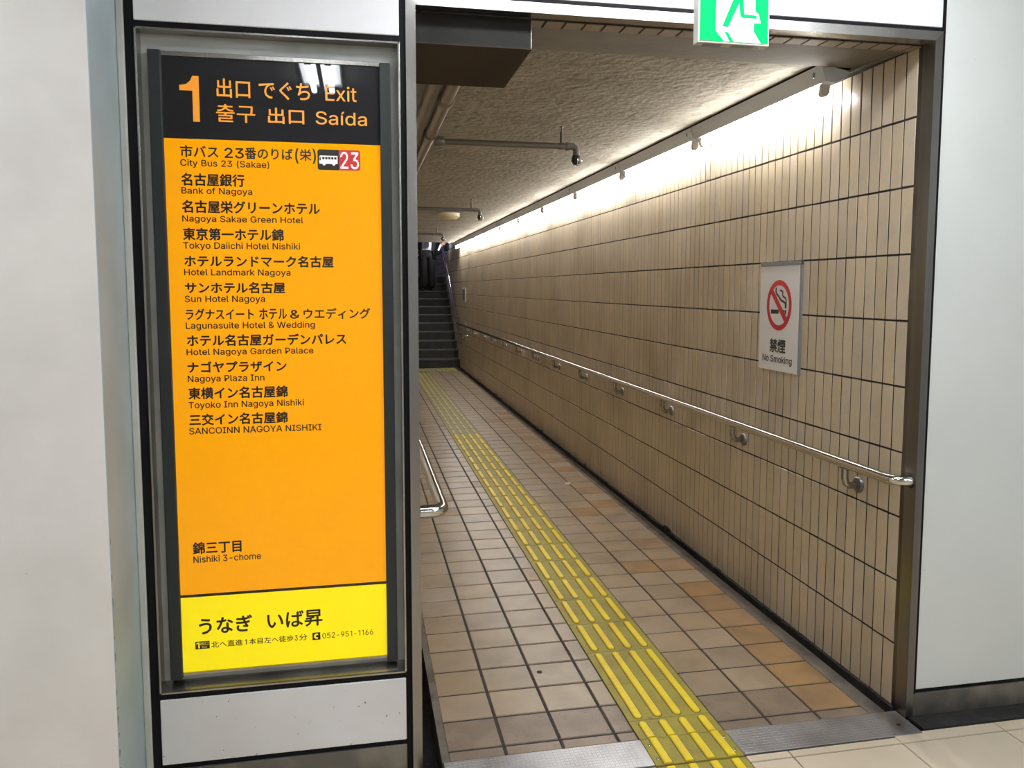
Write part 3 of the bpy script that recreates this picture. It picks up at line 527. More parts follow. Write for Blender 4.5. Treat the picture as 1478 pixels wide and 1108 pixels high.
child(farb, 'distant_raised_bars', M['tactile_bar_far'], tp)['kind'] = 'stuff'
for xc, yy in ((TX0+.018, 2.275), (TX0+.018, 2.350), (TX1-.018, 2.275), (TX1-.018, 2.350)):
    child(MB().lathe([(.0065, .003), (.006, .0052), (.002, .0062)], (xc, yy, 0), n=14), 'rivet', M['chrome'], tp)
# warning dots across the foot of the stairs
wd = empty('warning_paving', (1.0, 14.6, 0)); tag(wd, 'yellow dotted warning blocks across the foot of the stairs', 'tactile paving')
for r_ in range(2):
    x = .26
    while x < 1.76:
        x1 = min(x+.30, 1.770); ya = 14.245+.30*r_
        m_ = MB().box(x+.001, x1-.001, ya, ya+.298, -.0045, .0006)
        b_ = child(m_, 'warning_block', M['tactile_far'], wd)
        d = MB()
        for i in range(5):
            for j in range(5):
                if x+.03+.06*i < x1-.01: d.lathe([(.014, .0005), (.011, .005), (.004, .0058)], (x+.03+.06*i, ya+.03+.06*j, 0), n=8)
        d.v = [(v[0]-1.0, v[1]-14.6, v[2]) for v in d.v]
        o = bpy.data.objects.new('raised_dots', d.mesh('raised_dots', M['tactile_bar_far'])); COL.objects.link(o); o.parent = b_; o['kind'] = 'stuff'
        x += .30

# ---- steel cover plates over the floor joint
def cover(x0, x1, hole, label):
    root = empty('cover_plate', ((x0+x1)/2, 2.312, 0)); tag(root, label, 'cover plate')
    child(MB().box(x0, x1, 2.246, 2.388, -.0040, .0022, .0006), 'plate', M['tread_plate'], root)
    st = MB(); nx = int((x1-x0-.02)/.0140)
    lim = x1-.10 if hole else x1-.008
    for j in range(10):
        for i in range(nx):
            cx = x0+.010+i*.0140; cy = 2.253+j*.0140
            if cx > lim: continue
            st.tile(cx-.0058, cx+.0058, cy-.0058, cy+.0058, .0022, .0034, .0008, 'z')
    child(st, 'tread_studs', M['tread_plate'], root)['kind'] = 'stuff'
    if hole:
        child(MB().lathe([(.0075, .0019), (.0075, .0027)], (1.822, 2.304, 0), n=18), 'screw_hole', M['pit'], root)
    return root
cover(.240, TX0-.002, False, 'studded steel cover plate left of the yellow tactile strip')
cover(TX1+.002, 1.872, True, 'studded steel cover plate between tactile strip and right jamb')

# ---- tiled right wall
wall_right = tag(MB().box(WX+.0024, WX+.12, 2.402, 20.4, -.05, 2.36).box(WX+.0024, WX+.12, 14.0, 20.4, 2.36, 4.6, m=1).build('wall_right', [M['grout'], M['stair_wall']]),
                 'long wall of upright beige tiles down the right of the corridor', 'wall', kind='structure')
ROW = .2336; TCP = .0620; Y0 = 2.420
cells = []
k = 0; yy = Y0
while yy < 20.2:
    for r_ in range(10):
        cells.append((yy, r_))
    yy += TCP; k += 1
cells.sort(key=lambda c: (c[0], c[1]))
GJ = .0068
m0 = {}
def wt(h, ):
    if h not in m0: m0[h] = MB().tile(-(TCP-GJ)/2, (TCP-GJ)/2, -h/2, h/2, .0026, 0, .0012, 'x').mesh('wall_tile', M['wall_tile'])
    return m0[h]
st = MB(); random.seed(5)
for n, (ya, r_) in enumerate(cells):
    z0, z1 = r_*ROW+.004+GJ/2, (r_+1)*ROW+.004-GJ/2
    if n < 300:
        o = bpy.data.objects.new('wall_tile', wt(round(z1-z0, 4))); COL.objects.link(o); o.parent = wall_right
        o.location = (WX+random.uniform(-.0004, .0005), ya+TCP/2+random.uniform(-.0006, .0006), (z0+z1)/2+random.uniform(-.0006, .0006))
        o.rotation_euler = (random.uniform(-.002, .002), random.uniform(-.001, .001), random.uniform(-.006, .006))
    else:
        w0 = random.uniform(-.0004, .0006)
        st.tile(ya+GJ/2, ya+TCP-GJ/2, z0, z1, WX+.0026, WX+w0, .0012, 'x')
child(st, 'distant_wall_tiles', M['wall_tile'], wall_right)['kind'] = 'stuff'
# uneven dark sealant at the foot of the wall
sl = MB(); random.seed(9); yy = 2.41
while yy < 12:
    h = random.uniform(.002, .012); l = random.uniform(.03, .16)
    if random.random() < .06: h += .014
    sl.prism([(yy, -.027), (yy+l, -.027), (yy+l, h*.8), (yy+l*.6, h), (yy+l*.2, h*.9), (yy, h*.7)], WX-.012, WX+.004, 'x'); yy += l*.97
sl.prism([(12, -.027), (YE, -.027), (YE, .006), (12, .006)], WX-.012, WX+.004, 'x')
child(sl, 'foot_sealant', M['pit'], wall_right)['kind'] = 'stuff'
child(MB().prism([(2.42, 2.338), (2.80, 2.352), (2.80, 2.362), (2.42, 2.346)], WX-.010, WX+.002, 'x'), 'top_bead', M['plaster_smooth'], wall_right)

# ---- left wall of the corridor (behind the sign), tiled too
wall_inner = tag(MB().box(.06, .157, 2.436, YE+2.0, -.12, 2.40).box(.06, .157, YE+2.0, 17.55, -.12, 4.6, m=1).build('wall_inner', [M['grout'], M['stair_wall']]),
                 'beige tiled left wall of the corridor behind the sign', 'wall', kind='structure')
st = MB(); yy = 2.45
while yy < YE+1.9:
    for r_ in range(10): st.tile(yy+GJ/2, yy+TCP-GJ/2, r_*ROW+.006, (r_+1)*ROW, .157, .1625, .0014, 'x')
    yy += TCP
child(st, 'distant_wall_tiles', M['wall_tile'], wall_inner)['kind'] = 'stuff'

# ---- ceilings
cc = MB()
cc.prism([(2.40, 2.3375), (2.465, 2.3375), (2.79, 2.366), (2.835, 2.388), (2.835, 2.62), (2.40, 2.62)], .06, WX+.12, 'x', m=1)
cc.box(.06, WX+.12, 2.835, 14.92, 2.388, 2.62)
ceiling = tag(cc.build('ceiling', [M['plaster'], M['plaster_smooth']]), 'rough plastered corridor ceiling with sloping smooth lip', 'ceiling', kind='structure')
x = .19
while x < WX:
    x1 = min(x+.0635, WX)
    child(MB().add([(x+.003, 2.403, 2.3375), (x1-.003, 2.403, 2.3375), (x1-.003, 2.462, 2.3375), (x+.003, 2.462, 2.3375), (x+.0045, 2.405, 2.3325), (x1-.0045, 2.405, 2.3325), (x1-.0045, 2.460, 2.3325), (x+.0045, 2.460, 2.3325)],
                   [(4, 5, 6, 7), (0, 1, 5, 4), (1, 2, 6, 5), (2, 3, 7, 6), (3, 0, 4, 7)]), 'soffit_tile', M['shaded_tile'], ceiling)
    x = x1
child(MB().box(.17, WX, 2.401, 2.464, 2.335, 2.3376), 'soffit_grout', M['grout'], ceiling)
hall_ceiling = tag(MB().box(-3.0, 4.2, -3.5, 2.42, 2.75, 2.85).build('ceiling', M['hall_ceiling']), 'white concourse ceiling', 'ceiling', kind='structure')
tag(MB().box(-3.0, 4.2, -3.6, -3.5, 0, 2.85).build('wall_rear', M['hall_white']), 'white wall across the concourse', 'wall', kind='structure')
tag(MB().box(-3.1, -3.0, -3.6, 2.42, 0, 2.85).build('wall_west', M['hall_white']), 'white end wall of the concourse on the left', 'wall', kind='structure')
tag(MB().box(4.2, 4.3, -3.6, 2.42, 0, 2.85).build('wall_east', M['hall_white']), 'white end wall of the concourse on the right', 'wall', kind='structure')

# ---- stairs and stairwell
SH, SG = .1625, .26
stairs = empty('staircase', (1.02, YE, 0)); tag(stairs, 'dark stone staircase climbing from the corridor end', 'stairs')
for n in range(11):
    y0 = YE+n*SG; z1 = (n+1)*SH
    yend = y0+SG if n < 10 else 20.2
    stp = child(MB().box(.165, WX-.004, y0+.01, yend+.02, z1-SH, z1-.004), 'step', M['stair'], stairs)
    nz = MB().box(.165, WX-.004, y0, y0+.05, z1-.022, z1, .003)
    L = stairs.location; nz.v = [(v[0]-L.x, v[1]-L.y, v[2]-L.z) for v in nz.v]
    o = bpy.data.objects.new('nosing', nz.mesh('nosing', M['nosing'])); COL.objects.link(o); o.parent = stp
tag(MB().box(-2.2, WX+.12, 20.2, 20.3, 1.6, 4.6).build('wall_end', M['stair_wall']), 'grey violet wall at the head of the stairs', 'wall', kind='structure')
tag(MB().box(-2.2, .165, 17.5, 20.2, 1.6, 1.7835).build('floor', M['stair']), 'stair landing turning left', 'floor', kind='structure')
tag(MB().box(.06, WX+.12, 14.92, 17.2, 3.75, 3.9).box(.06, WX+.12, 14.80, 14.92, 2.62, 3.9).build('ceiling', M['stair_wall']), 'unseen roof added over the lower stairs against sky light', 'ceiling', kind='structure')  # unseen roof added to keep sky light off the stair wall

# ================================================================== THINGS
# ---- directory sign
PY = 2.372
sg = empty('exit_directory_sign', (-.235, PY, .337)); tag(sg, 'orange and yellow illuminated exit directory in a steel recess', 'sign')
bz = MB()
X0, X1, Z0, Z1 = -.5935, .1230, .3365, 2.2295
for a, b_, c, d in ((X0, X0+.006, Z0, Z1), (X1-.006, X1, Z0, Z1), (X0, X1, Z1-.006, Z1), (X0, X1, Z0, Z0+.006)): bz.box(a, b_, FP-.003, 2.392, c, d, .001)
child(bz, 'bezel', M['steel'], sg)
child(MB().box(X0+.006, X1-.006, 2.386, 2.398, Z0+.006, Z1-.006), 'back_board', M['board'], sg)
child(MB().prism([(2.348, Z0+.005), (2.386, Z0+.005), (2.386, Z0+.022)], X0+.006, X1-.006, 'x'), 'sill', M['steel'], sg)
child(MB().box(-.567, -.5325, 2.362, 2.387, .3690, 2.1775, .003), 'side_bar', M['charcoal'], sg)
child(MB().box(.0645, .0965, 2.362, 2.387, .3690, 2.1735, .003), 'side_bar', M['charcoal'], sg)
child(MB().box(-.5325, .0645, 2.368, 2.387, 2.163, 2.1760, .001), 'end_rail', M['steel'], sg)
child(MB().box(-.5325, .0645, 2.366, 2.387, .377, .3855, .001), 'end_rail', M['steel'], sg)
face = child(MB().box(-.5325, .0645, PY, 2.386, 1.9388, 2.1630), 'header_panel', M['sign_black'], sg)
fo = child(MB().box(-.5325, .0645, PY, 2.386, .6208, 1.9388), 'orange_panel', M['sign_orange'], sg)
fd = child(MB().box(-.5325, .0645, PY-.0003, 2.386, .6125, .6208), 'divider_line', M['letter_black'], sg)
fy = child(MB().box(-.5325, .0645, PY, 2.386, .3855, .6125), 'yellow_panel', M['sign_yellow'], sg)
def put(mb, name, m, root, extra=None):
    L = sg.location; mb.v = [(v[0]-L.x, v[1]-L.y, v[2]-L.z) for v in mb.v]
    o = bpy.data.objects.new(name, mb.mesh(name, m)); COL.objects.link(o); o.parent = root; return o
def pl(dy): return lambda u, v, k: (u, PY-dy-.00002*k, v)
one = [(-.4355, 1.9867), (-.4355, 2.1120), (-.4520, 2.1120), (-.4580, 2.0985), (-.4690, 2.0890), (-.4871, 2.0855), (-.4871, 2.0715), (-.4530, 2.0715), (-.4530, 1.9867)]
put(MB().prism(one, PY-.0006, PY-.0001), 'numeral', M['letter_orange'], face)
for s, a, b_, c, d, bo in (('出口 でぐち', -.3880, -.1334, 2.0570, 2.1082, .0006), ('Exit', -.0898, -.0018, 2.0607, 2.1012, .0002), ('출구', -.3911, -.2861, 1.9889, 2.0382, 0.0003), ('出口', -.2505, -.1511, 1.9902, 2.0336, .0006), ('Saída', -.1184, .0266, 1.9932, 2.0290, .0002)):
    put(text_mb(s, a, b_, c, d, pl(.0005), bo), 'lettering', M['letter_orange'], face)
def zx(x): return -.4904+(x-252)/698*.3698
def zy(x): return -.4514+(x-273)/327*.2763
SEG1 = [('市バス', zx(252), zx(443), 1.8878, 1.9210), ('23', zx(476), zx(573), 1.8895, 1.9165), ('番のりば', zx(580), zx(828), 1.8878, 1.9200), ('(', zx(842), zx(858), 1.8860, 1.9200), ('栄', zx(866), zx(926), 1.8878, 1.9200), (')', zx(934), zx(950), 1.8860, 1.9200)]
SEG2 = [('ラグナスイート', -.4908, -.3053, 1.4299, 1.4613), ('ホテル', -.2890, -.2120, 1.4299, 1.4613), ('&', -.2025, -.1760, 1.4320, 1.4560), ('ウエディング', -.1640, .0276, 1.4299, 1.4613)]
SEG3 = [('北へ直進', zy(273), zy(378), .4542, .4731), ('1', zy(386), zy(392), .4555, .4715), ('本目左へ徒歩', zy(400), zy(552), .4542, .4731), ('3', zy(557), zy(567), .4555, .4715), ('分', zy(572), zy(600), .4542, .4731)]
TXT = [ ('City Bus 23 (Sakae)', -.4913, -.2510, 1.8640, 1.8813),
('名古屋銀行', -.4899, -.3206, 1.8093, 1.8433), ('Bank of Nagoya', -.4907, -.3000, 1.7868, 1.8039),
('名古屋栄グリーンホテル', -.4904, -.1127, 1.7336, 1.7677), ('Nagoya Sakae Green Hotel', -.4912, -.1599, 1.7086, 1.7255),
('東京第一ホテル錦', -.4903, -.2166, 1.6569, 1.6906), ('Tokyo Daiichi Hotel Nishiki', -.4911, -.1705, 1.6326, 1.6503),
('ホテルランドマーク名古屋', -.4890, -.0763, 1.5813, 1.6130), ('Hotel Landmark Nagoya', -.4909, -.1993, 1.5570, 1.5745),
('サンホテル名古屋', -.4899, -.2157, 1.5058, 1.5371), ('Sun Hotel Nagoya', -.4919, -.2724, 1.4807, 1.4985),
('Lagunasuite Hotel & Wedding', -.4917, -.1332, 1.4046, 1.4222),
('ホテル名古屋ガーデンパレス', -.4895, -.0439, 1.3541, 1.3868), ('Hotel Nagoya Garden Palace', -.4920, -.1388, 1.3287, 1.3460),
('ナゴヤプラザイン', -.4904, -.2170, 1.2773, 1.3091), ('Nagoya Plaza Inn', -.4913, -.2799, 1.2510, 1.2688),
('東横イン名古屋錦', -.4907, -.2160, 1.2006, 1.2338), ('Toyoko Inn Nagoya Nishiki', -.4916, -.1696, 1.1745, 1.1925),
('三交イン名古屋錦', -.4905, -.2177, 1.1241, 1.1568), ('SANCOINN NAGOYA NISHIKI', -.4925, -.1203, 1.0983, 1.1165),
('錦三丁目', -.4939, -.3585, .7422, .7773), ('Nishiki 3-chome', -.4932, -.3034, .7160, .7350)]
for s, a, b_, c, d in TXT:
    lat = all(ord(ch) < 256 for ch in s)
    put(text_mb(s, a, b_, c, d, pl(.0005), .00045 if lat else .0011), 'lettering', M['letter_black'], fo)
for s, a, b_, c, d, bo in (('うなぎ', -.4838, -.3343, .4976, .5468, .0014), ('いば昇', -.2896, -.1292, .4972, .5481, .0012), ('052-951-1166', -.1300, .0223, .4545, .4715, .0001)):
    put(text_mb(s, a, b_, c, d, pl(.0005), bo), 'lettering', M['letter_black'], fy)
def seg(S, bo, root):
    mb = MB()
    for s, a, b_, c, d in S:
        lat = all(ord(ch) < 256 for ch in s)
        q = text_mb(s, a, b_, c, d, pl(.0005), bo)
        mb.add(q.v, q.f)
    put(mb, 'lettering', M['letter_black'], root)
seg(SEG1, .0008, fo); seg(SEG2, .0008, fo); seg(SEG3, .0003, fy)
# bus badge
put(MB().prism([(-.1156+.004, 1.8631), (-.0550, 1.8631), (-.0550, 1.9218), (-.1156+.004, 1.9218), (-.1156, 1.9178), (-.1156, 1.8671)], PY-.0005, PY), 'badge_black', M['letter_black'], fo)
put(MB().prism([(-.0550, 1.8631), (.0061-.004, 1.8631), (.0061, 1.8671), (.0061, 1.9178), (.0061-.004, 1.9218), (-.0550, 1.9218)], PY-.0005, PY), 'badge_red', M['icon_red'], fo)
put(text_mb('23', -.0505, .0017, 1.8683, 1.9156, pl(.0010), .0004, True), 'lettering', M['letter_white'], fo)
bus = MB().prism([(-.1110, 1.8810), (-.1110, 1.9000), (-.1085, 1.9040), (-.0590, 1.9040), (-.0590, 1.8810)], PY-.0010, PY-.0005)
for cx in (-.0975, -.0700): bus.prism([(cx+.0045*math.cos(2*math.pi*k/12), 1.8805+.0045*math.sin(2*math.pi*k/12)) for k in range(12)], PY-.0011, PY-.0005)
put(bus, 'bus_symbol', M['letter_white'], fo)
bw = MB()
for k in range(5): bw.box(-.1025+k*.0085, -.0958+k*.0085, PY-.0013, PY-.0009, 1.8935, 1.9000)
bw.box(-.1100, -.1065, PY-.0013, PY-.0009, 1.8900, 1.9000)
put(bw, 'bus_windows', M['letter_black'], fo)
# exit badge and telephone badge on the yellow panel
put(MB().box(-.4967, -.4563, PY-.0005, PY, .4529, .4762), 'badge_black', M['letter_black'], fy)
put(text_mb('1', -.4930, -.4850, .4560, .4735, pl(.0010), .0006, True), 'lettering', M['sign_yellow'], fy)
put(text_mb('出口', -.4820, -.4600, .4645, .4745, pl(.0010), 0), 'lettering', M['sign_yellow'], fy)
put(text_mb('Exit', -.4770, -.4640, .4560, .4610, pl(.0010), 0), 'lettering', M['sign_yellow'], fy)
put(MB().box(-.1596, -.1361, PY-.0005, PY, .4520, .4750), 'badge_black', M['letter_black'], fy)
ph = MB().prism([(-.1440, .4555), (-.1500, .4560), (-.1545, .4600), (-.1545, .4670), (-.1500, .4715), (-.1440, .4718), (-.1425, .4680), (-.1470, .4672), (-.1500, .4645), (-.1500, .4625), (-.1470, .4600), (-.1425, .4592)], PY-.0010, PY-.0005)
put(ph, 'telephone_symbol', M['sign_yellow'], fy)

# ---- hanging emergency exit sign
EY = 1.95; EX0, EX1, EZ0, EZ1 = .8665, 1.0665, 2.154, 2.354
ex = empty('emergency_exit_sign', ((EX0+EX1)/2, EY+.015, EZ0)); tag(ex, 'green running figure emergency exit sign hanging above the opening', 'sign')
e_ = MB().box(EX0, EX1, EY, EY+.030, EZ0, EZ1, .0015)
child(e_, 'casing', M['ex_case'], ex)
FX0, FX1, FZ0, FZ1 = EX0+.005, EX1-.005, EZ0+.006, EZ1-.005
exf = child(MB().box(FX0, FX1, EY-.0012, EY+.001, FZ0, FZ1), 'green_face', M['ex_green'], ex)
def E(x, y):
    u = (x-310)/935; v = (585+(x-310)*.07-y)/935
    return (FX0+u*(FX1-FX0), FZ0+v*(FX1-FX0)*1.03)
def exput(polys, m, name, d):
    mb = MB()
    for p in polys: mb.prism([E(*q) for q in p], EY-.0012-d, EY-.0010)
    mb.v = [(v[0]-ex.location.x, v[1]-ex.location.y, v[2]-ex.location.z) for v in mb.v]
    o = bpy.data.objects.new(name, mb.mesh(name, m)); COL.objects.link(o); o.parent = exf
exput([[(540, -300), (530, 20), (520, 470), (1045, 495), (1045, 395), (1140, 395), (1110, 290), (1062, 255), (1065, -270)],
       [(520, 470), (640, 606), (1145, 640), (1045, 495)]], M['ex_white'], 'white_doorway', .0003)
exput([[(775, 60), (845, 140), (690, 442), (608, 430)], [(770, -120), (885, -120), (912, 285), (1078, 302), (1090, 345), (880, 330), (852, 300), (838, 140), (775, 60)],
       [(640, 490), (690, 497), (775, 616), (712, 611)], [(770, -120), (700, -60), (600, -40), (600, -90), (690, -120), (770, -220), (860, -240), (960, -120), (1010, -110), (1005, -60), (930, -70), (885, -110)]], M['ex_green'], 'running_figure', .0006)
hd = [(880+52*math.cos(2*math.pi*k/16), -300+52*math.sin(2*math.pi*k/16)) for k in range(16)]
exput([hd], M['ex_green'], 'running_figure_head', .0006)
child(MB().box(EX0+.02, EX0+.07, EY+.006, EY+.024, EZ0-.001, EZ0+.001).box(EX0+.10, EX0+.16, EY+.006, EY+.024, EZ0-.001, EZ0+.001), 'vent_slot', M['ns_grey'], ex)
child(MB().lathe([(.002, -.004), (.003, -.002), (.003, 0)], (EX0+.175, EY+.015, EZ0), n=10), 'test_switch', M['ex_case'], ex)
child(MB().tube([((EX0+EX1)/2, EY+.015, EZ1-.002), ((EX0+EX1)/2, EY+.015, 2.742)], .009), 'hanger_rod', M['ex_case'], ex)
child(MB().lathe([(.04, 2.735), (.04, 2.752)], ((EX0+EX1)/2, EY+.015, 0)), 'ceiling_rose', M['ex_case'], ex)

# ---- no smoking notice
NX = 1.868
ns = empty('no_smoking_notice', (NX, 3.259, 1.143)); tag(ns, 'white no smoking notice fixed on the beige tiled wall', 'sign')
plate = child(MB().box(NX, NX+.0075, 3.096, 3.432, 1.143, 1.637, .001), 'notice_board', M['ns_white'], ns)
child(MB().box(NX-.003, NX+.009, 3.086, 3.433, 1.622, 1.640, .001).box(NX+.001, WX, 3.086, 3.096, 1.143, 1.637), 'clip_rail', M['ns_grey'], ns)
def nput(mb, name, m):
    mb.v = [(v[0]-NX, v[1]-3.259, v[2]-1.143) for v in mb.v]
    o = bpy.data.objects.new(name, mb.mesh(name, m)); COL.objects.link(o); o.parent = plate; return o
def NP(d): return lambda u, v, k: (NX-d-.00002*k, -u, v)
rc = (3.261, 1.4436); ra, rz, ri = .1075, .1148, .8
mb = MB(); n = 48
vs = []
for rr in (1, .79):
    for k in range(n): a = 2*math.pi*k/n; vs.append((NX-.0006, rc[0]+ra*rr*math.cos(a), rc[1]+rz*rr*math.sin(a)))
mb.add(vs, [(k, (k+1) % n, (k+1) % n+n, k+n) for k in range(n)])
a0 = R(180-45)
mb.add([(NX-.0012, 3.337, 1.503), (NX-.0012, 3.318, 1.521), (NX-.0012, 3.190, 1.388), (NX-.0012, 3.209, 1.368)], [(0, 1, 2, 3)])
nput(mb, 'prohibition_ring', M['ns_red'])
mb = MB().prism([(3.329, 1.404), (3.262, 1.405), (3.262, 1.4235), (3.329, 1.4235)], NX-.0008, NX-.0003, 'x')
nput(mb, 'cigarette_symbol', M['ns_black']); mb = MB()
mb.prism([(3.228, 1.406), (3.213, 1.406), (3.213, 1.4232), (3.228, 1.4232)], NX-.0008, NX-.0003, 'x').prism([(3.209, 1.406), (3.198, 1.406), (3.198, 1.4232), (3.209, 1.4232)], NX-.0008, NX-.0003, 'x')
def strip(mb, pts, w):
    for i in range(len(pts)-1):
        a, b_ = Vector(pts[i]), Vector(pts[i+1]); t = (b_-a).normalized(); nn = Vector((-t.y, t.x))*w; a = a-t*w*.5; b_ = b_+t*w*.5
        mb.add([(NX-.0008-.00003*i, *(a+nn)), (NX-.0008-.00003*i, *(b_+nn)), (NX-.0008-.00003*i, *(b_-nn)), (NX-.0008-.00003*i, *(a-nn))], [(0, 1, 2, 3)])
nput(mb, 'ember_symbol', M['ns_black'])['kind'] = 'stuff'; mb = MB()
strip(mb, [(3.2878, 1.5217), (3.289, 1.508), (3.284, 1.496), (3.266, 1.486), (3.250, 1.472), (3.236, 1.464), (3.2197, 1.4601), (3.209, 1.456), (3.2045, 1.446), (3.2045, 1.4341)], .0050)
strip(mb, [(3.252, 1.511), (3.238, 1.510), (3.229, 1.503), (3.231, 1.492), (3.226, 1.484), (3.208, 1.478), (3.1995, 1.468), (3.1985, 1.450), (3.1990, 1.4342)], .0042)
nput(mb, 'smoke_symbol', M['ns_black'])
nput(text_mb('禁煙', -3.3320, -3.1965, 1.2285, 1.2890, NP(.0005), .0022), 'lettering', M['ns_black'])
nput(text_mb('No Smoking', -3.3945, -3.1400, 1.1830, 1.2120, NP(.0005), .0011), 'lettering', M['ns_black'])

# small framed notice near the stairs
s2 = empty('small_notice', (WX-.012, 14.3, 1.28)); tag(s2, 'tiny white framed notice on the wall by the stairs', 'sign')
child(MB().box(WX-.014, WX-.001, 14.10, 14.50, 1.27, 1.53, .002), 'frame', M['ns_white'], s2)
child(MB().box(WX-.0155, WX-.013, 14.13, 14.47, 1.30, 1.50), 'dark_centre', M['ns_grey'], s2)

# ---- handrails
def arc(c, r, a0, a1, n, f):
    return [f(c[0]+r*math.cos(a0+(a1-a0)*k/n), c[1]+r*math.sin(a0+(a1-a0)*k/n)) for k in range(n+1)]
RX, RZ = WX-.062, .851
def bracket(root, x, y, z, s=1, zr=None):
    b = child(MB().lathe([(.031, 0), (.031, .006), (.025, .011)], (x, y, z), axis='x', n=24) if s < 0 else MB().lathe([(.031, 0), (.031, -.006), (.025, -.011)], (x, y, z), axis='x', n=24), 'bracket', M['steel_jamb'], root)
    xr = x-s*.062
    a = MB().tube([(x-s*.008, y, z), (x-s*.040, y, z-.002), (x-s*.056, y, z+.008), (xr, y, z+.028), (xr, y, (zr or RZ)-.012)], .0135, 10)
    a2 = MB().box(xr-.010, xr+.010, y-.024, y+.024, (zr or RZ)-.021, (zr or RZ)-.014, .002)
    L = root.location
    for nm, q in (('arm', a), ('saddle', a2)):
        q.v = [(v[0]-L.x, v[1]-L.y, v[2]-L.z) for v in q.v]
        o = bpy.data.objects.new(nm, q.mesh(nm, M['steel'])); COL.objects.link(o); o.parent = b
hr = empty('handrail', (RX, 2.40, RZ)); tag(hr, 'polished steel handrail along the right tiled wall, rising with the stairs', 'handrail')
SL = SH/SG
pts = arc((WX-.004, 2.425), .058, -math.pi/2, -math.pi, 8, lambda a, b_: (a, b_, RZ))
pts = [(WX+.001, 2.367, RZ)]+pts+[(RX, y, RZ) for y in (2.6, 5, 8, 11, 14.5, 14.80)]+[(RX, 14.86, RZ+.008), (RX, 14.92, RZ+.034)]+[(RX, 14.95+d, RZ+.05+d*SL) for d in (.1, 1.0, 2.0, 3.0)]
child(MB().tube(pts, .0192, 18), 'rail', M['chrome'], hr)
child(MB().lathe([(.026, -.0005), (.026, -.004), (.019, -.006)], (WX, 2.367, RZ), axis='x', n=24), 'end_flange', M['pit'], hr)
yb = 2.655; 
while yb < 14.7:
    bracket(hr, WX-.0005, yb, .766); yb += .925
for d in (.6, 1.5, 2.4): bracket(hr, WX-.0005, 14.95+d, RZ+.05+d*SL-.085, 1, RZ+.05+d*SL)
lr = empty('lower_handrail', (RX, 13.9, .68)); tag(lr, 'second lower steel handrail beginning at the foot of the stairs', 'handrail')
child(MB().tube([(WX, 13.86, .67), (RX+.03, 13.865, .67), (RX, 13.90, .67), (RX, 14.8, .67), (RX, 14.88, .68), (RX, 14.95, .72)]+[(RX, 14.95+d, .72+d*SL) for d in (.3, 1.5, 3.0)], .017, 14), 'rail', M['chrome'], lr)
bracket(lr, WX-.0005, 14.3, .585, 1, .67)
for d in (1.0, 2.2): bracket(lr, WX-.0005, 14.95+d, .72+d*SL-.085, 1, .72+d*SL)
h2 = empty('left_handrail', (.270, 2.5, .80)); tag(h2, 'polished steel handrail behind the left jamb, end turned to the wall', 'handrail')
LX = .253
child(MB().tube([(.162, 2.485, .80), (.205, 2.485, .80), (.232, 2.488, .80), (.248, 2.500, .80), (LX, 2.520, .80), (LX+.001, 2.56, .80), (LX+.0015, 4, .80), (LX+.002, 9, .80), (LX, 14.8, .80)], .0215, 18), 'rail', M['chrome'], h2)
child(MB().lathe([(.030, 0), (.030, .005), (.022, .008)], (.1625, 2.485, .80), axis='x', n=24), 'end_flange', M['chrome'], h2)
yb = 3.6
while yb < 14.7:
    child(MB().tube([(.163, yb, .715), (.22, yb, .713), (LX-.012, yb, .725), (LX, yb, .75), (LX, yb, .785)], .008, 10), 'bracket', M['chrome'], h2); yb += .925

# ---- fluorescent battens along the right wall
def batten():
    root = empty('batten_light', (0, 0, 0))
    g = MB().prism([(1.7545, 2.3885), (1.757, 2.381), (1.878, 2.361), (1.878, 2.370), (1.83, 2.3885)], .0, 1.2155)
    child(g, 'dark_gap_strip', M['black'], root)  # black strip stands for the shaded gap between housing and ceiling
    g = MB().prism([(1.757, 2.381), (1.878, 2.361), (1.879, 2.352), (1.826, 2.314), (1.778, 2.318)], .006, 1.214)
    child(g, 'housing', M['batten'], root)
    for yy, sgn in ((.055, 1), (1.165, -1)):
        child(MB().prism([(1.790, 2.316), (1.822, 2.316), (1.820, 2.286), (1.809, 2.272), (1.794, 2.272), (1.786, 2.286)], yy-.012, yy+.012), 'lamp_holder', M['lamp_holder'], root)
    child(MB().tube([(1.804, .075, 2.287), (1.804, 1.145, 2.287)], .0125, 12), 'tube', M['tube'], root)
    for yy in (.068, 1.152): child(MB().tube([(1.804, yy-.006, 2.287), (1.804, yy+.010, 2.287)], .0135, 12), 'end_cap', M['ns_grey'], root)
    child(MB().box(1.7535, 1.7585, .05, .058, 2.34, 2.36), 'screw', M['ns_grey'], root)
    return root
proto = batten()
ords = ['nearest to the opening', 'second from the opening', 'third from the opening', 'fourth from the opening', 'fifth from the opening', 'sixth from the opening', 'seventh from the opening', 'eighth from the opening', 'ninth from the opening', 'farthest, beside the stairs']
for i in range(10):
    o = proto if i == 0 else copy_tree(proto)
    o.location = (0, 2.802+1.2155*i, 0)
    tag(o, 'white fluorescent batten at the wall top, '+ords[i], 'light', 'fluorescent battens along the corridor wall')
lb = empty('stairwell_lamp', (WX-.03, 16.6, 2.52)); tag(lb, 'small bright lamp on the stairwell wall beyond the last batten', 'light')
child(MB().box(WX-.04, WX-.001, 16.5, 16.7, 2.50, 2.66, .008), 'glass', M['tube'], lb)
child(MB().box(WX-.010, WX+.0, 16.47, 16.73, 2.47, 2.69, .003), 'backplate', M['batten'], lb)

